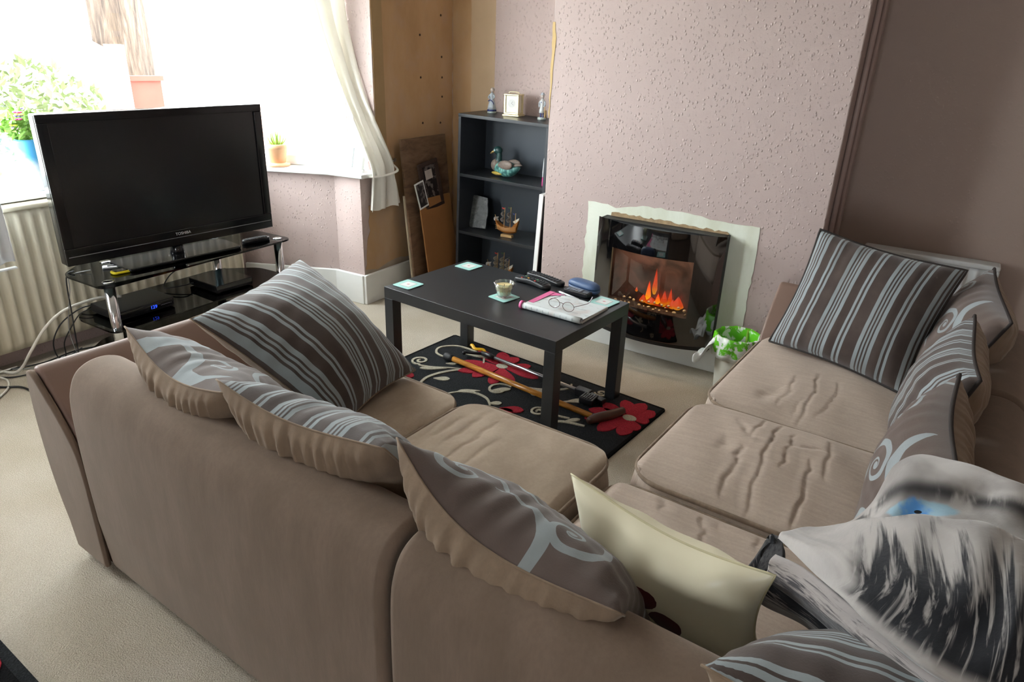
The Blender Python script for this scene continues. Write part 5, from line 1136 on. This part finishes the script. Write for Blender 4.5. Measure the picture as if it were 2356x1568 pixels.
FG.nt.links.new(ff.outputs[0], mm.inputs[0]); FG.nt.links.new(t_.outputs[0], mm.inputs[1]); FG.nt.links.new(gg.outputs[0], mm.inputs[2]); FG.nt.links.new(mm.outputs[0], FG.nt.nodes['Material Output'].inputs[0])
panel(WX0, WX1, WZ0, WZ1).build('viewing_window', FG, fire, smooth=True)
bxm = plain('fire_casing', '#0c0c0d', .5)
MB().box((-.30, -.072, .135), (.30, 0, .16)).box((-.30, -.072, .668), (.30, 0, .676)).box((-.305, -.072, .135), (-.295, 0, .676)).box((.295, -.072, .135), (.305, 0, .676)).build('casing', bxm, fire)
tp = []
for k in range(15): x = -.30 + .6 * k / 14; tp.append((x, fy(x) + .006))
MB().prism(tp + [(.30, -.07), (-.30, -.07)], 'z', .660, .668).build('top_vent', plain('grey_vent', '#3c3f42', .4), fire)
MB().prism([(x, y - .002) for x, y in tp] + [(.30, -.05), (-.30, -.05)], 'z', .128, .146).build('bottom_lip', bxm, fire)
def backscreen():
    m = Mat('flame_backdrop', '#2a1d1a', .5); n = m.noise(9, 4, dist=1.0); x, y, z = m.xyz(); m.col(m.mix(n.ss(.3, .7), '#1d1513', '#4a3632'))
    gl = (z * -6.5 + 2.55).mx(0.0).mn(1.0) * m.noise(12, 3, dist=1.2).ss(.4, .62) * ((x - .06).ab() * -8.0 + 1.35).mx(0.0).mn(1.0)
    e = m.ramp(gl, [(0.0, (0, 0, 0, 1)), (.35, '#7a1c0c'), (.8, '#ff4a12'), (1.0, '#ff8a2a')]); m.emit(e, .12); return m
MB().box((-.25, -.012, .20), (.25, -.006, .60)).build('flame_screen', backscreen(), fire)
MB().box((-.25, -.10, .262), (.25, -.012, .272)).build('fuel_bed', plain('dark_fuel_bed', '#241a17', .8, var=.3), fire)
def flamem(nm, c, s_):
    m = Mat(nm, '#000000', .6); x, y, z = m.xyz(m.pos('Generated')); e = m.ramp(z, [(0, '#ffb21e'), (.35, c), (.8, '#ff3a08'), (1, '#8a1404')]); m.emit(e, s_); return m.m
FM = flamem('flame_glow', '#ff7a12', .22); FM2 = flamem('flame_glow_red', '#ff5410', .13)
for (x, z0, z1, wd, mt) in ((-.037, .30, .40, .014, FM), (-.008, .335, .468, .013, FM2), (.014, .29, .345, .013, FM), (-.06, .285, .325, .02, FM2), (.045, .285, .365, .018, FM2), (.075, .29, .385, .012, FM2), (.115, .285, .35, .03, FM2), (.09, .285, .33, .025, FM2), (-.02, .283, .32, .03, FM2), (-.10, .33, .355, .007, FM2)):
    h = z1 - z0; MB().lathe([(wd * .45, 0), (wd, h * .18), (wd * .8, h * .4), (wd * .42, h * .7), (wd * .12, h * .93), (0, h)], 12, fn=None).build('flame', mt, fire, smooth=True, loc=(x, -.03, z0))
PEB = [(-1.269, .3, 42, 26), (-1.234, .316, 38, 24), (-1.239, .297, 34, 22), (-1.203, .317, 34, 26), (-1.218, .301, 20, 14), (-1.197, .299, 34, 28), (-1.183, .309, 40, 40), (-1.144, .299, 44, 34), (-1.139, .314, 34, 22), (-1.105, .317, 36, 28), (-1.095, .3, 56, 22), (-1.075, .319, 28, 30), (-1.07, .292, 36, 20), (-1.038, .315, 34, 28), (-1.039, .294, 34, 26), (-1.058, .301, 22, 16), (-1.004, .317, 44, 26), (-1.019, .305, 20, 16), (-1.001, .298, 30, 20), (-.965, .299, 56, 34), (-.954, .32, 40, 26), (-.924, .31, 44, 38), (-.911, .3, 18, 36), (-1.119, .299, 20, 12)]
M_PEB = plain('cream_pebble', '#b6a98b', .6, var=.22, sc=45)
rp_ = random.Random(2)
for x, z, a, b_ in PEB:
    rx, rz_ = a / 4.753 / 1600 * 2.85 * .5, b_ / 4.753 / 1600 * 2.85 * .5
    MB().ball((0, 0, 0), (rx * 1.0, max(rx * .8, .006), rz_ * 1.05), 12, 8).build('pebble', M_PEB, fire, smooth=True, loc=(x + 1.088, (-.088 if z < .305 else -.064) - .004, z - .012), rot=(0, rp_.uniform(-.3, .3), rp_.uniform(-.5, .5)))

fl_ = bpy.data.lights.new('fire_lamp', 'AREA'); fl_.shape = 'RECTANGLE'; fl_.size = .34; fl_.size_y = .02; fl_.energy = .3; fl_.color = (1, .72, .45)
flo = bpy.data.objects.new('fire_lamp', fl_); COL.objects.link(flo); flo.parent = fire; flo.location = (-.01, -.085, .60)

# ------------------------------------------------------------------ waste bin with a liner
bn = thing('waste_bin', 'white waste bin with a green and white liner beside the fire', 'bin', (-.638, 2.965, 0))
MB().lathe([(.068, 0), (.074, .01), (.092, .262), (.089, .262), (.071, .012), (0, .01)], 28).build('bin_body', plain('cream_plastic_bin', '#dcdccf', .5, var=.04), bn, smooth=True)
def liner():
    m = Mat('green_white_liner', '#e8eee8', .35); n = m.noise(16, 3, dist=1.2); x, y, z = m.xyz(); k = n.ss(.44, .52) * z.gt(.205); m.col(m.mix(k, '#dfe6e0', '#63c21c')); return m
MB().lathe([(.07, .03), (.084, .2), (.087, .27), (.094, .285), (.102, .278), (.106, .24), (.108, .205), (.104, .185)], 60, fn=lambda a, i: 1 + (.035 * sin(9 * a + i) + .03 * sin(17 * a + 2 * i)) * (1 if i >= 3 else .2)).build('liner', liner(), bn, smooth=True, solid=.0012)
MB().tube(spline([(.02, .09, .28), (.03, .03, .15), (.02, -.02, .06)], 6), .006, 6, flat=.3).build('tie_strip', plain('green_tie', '#7fae2e', .4), bn, smooth=True)
MB().grid(lambda u, v: (-.075 - .075 * u - .012 * sin(9 * v), -.075 + .10 * v - .035 * u + .01 * sin(11 * u), .245 - .09 * u ** 1.3 + .016 * sin(8 * v + 6 * u) + .008 * sin(17 * v - 9 * u)), 16, 16).build('bag_end', plain('white_film', '#e2e8ea', .3), bn, smooth=True, solid=.001)
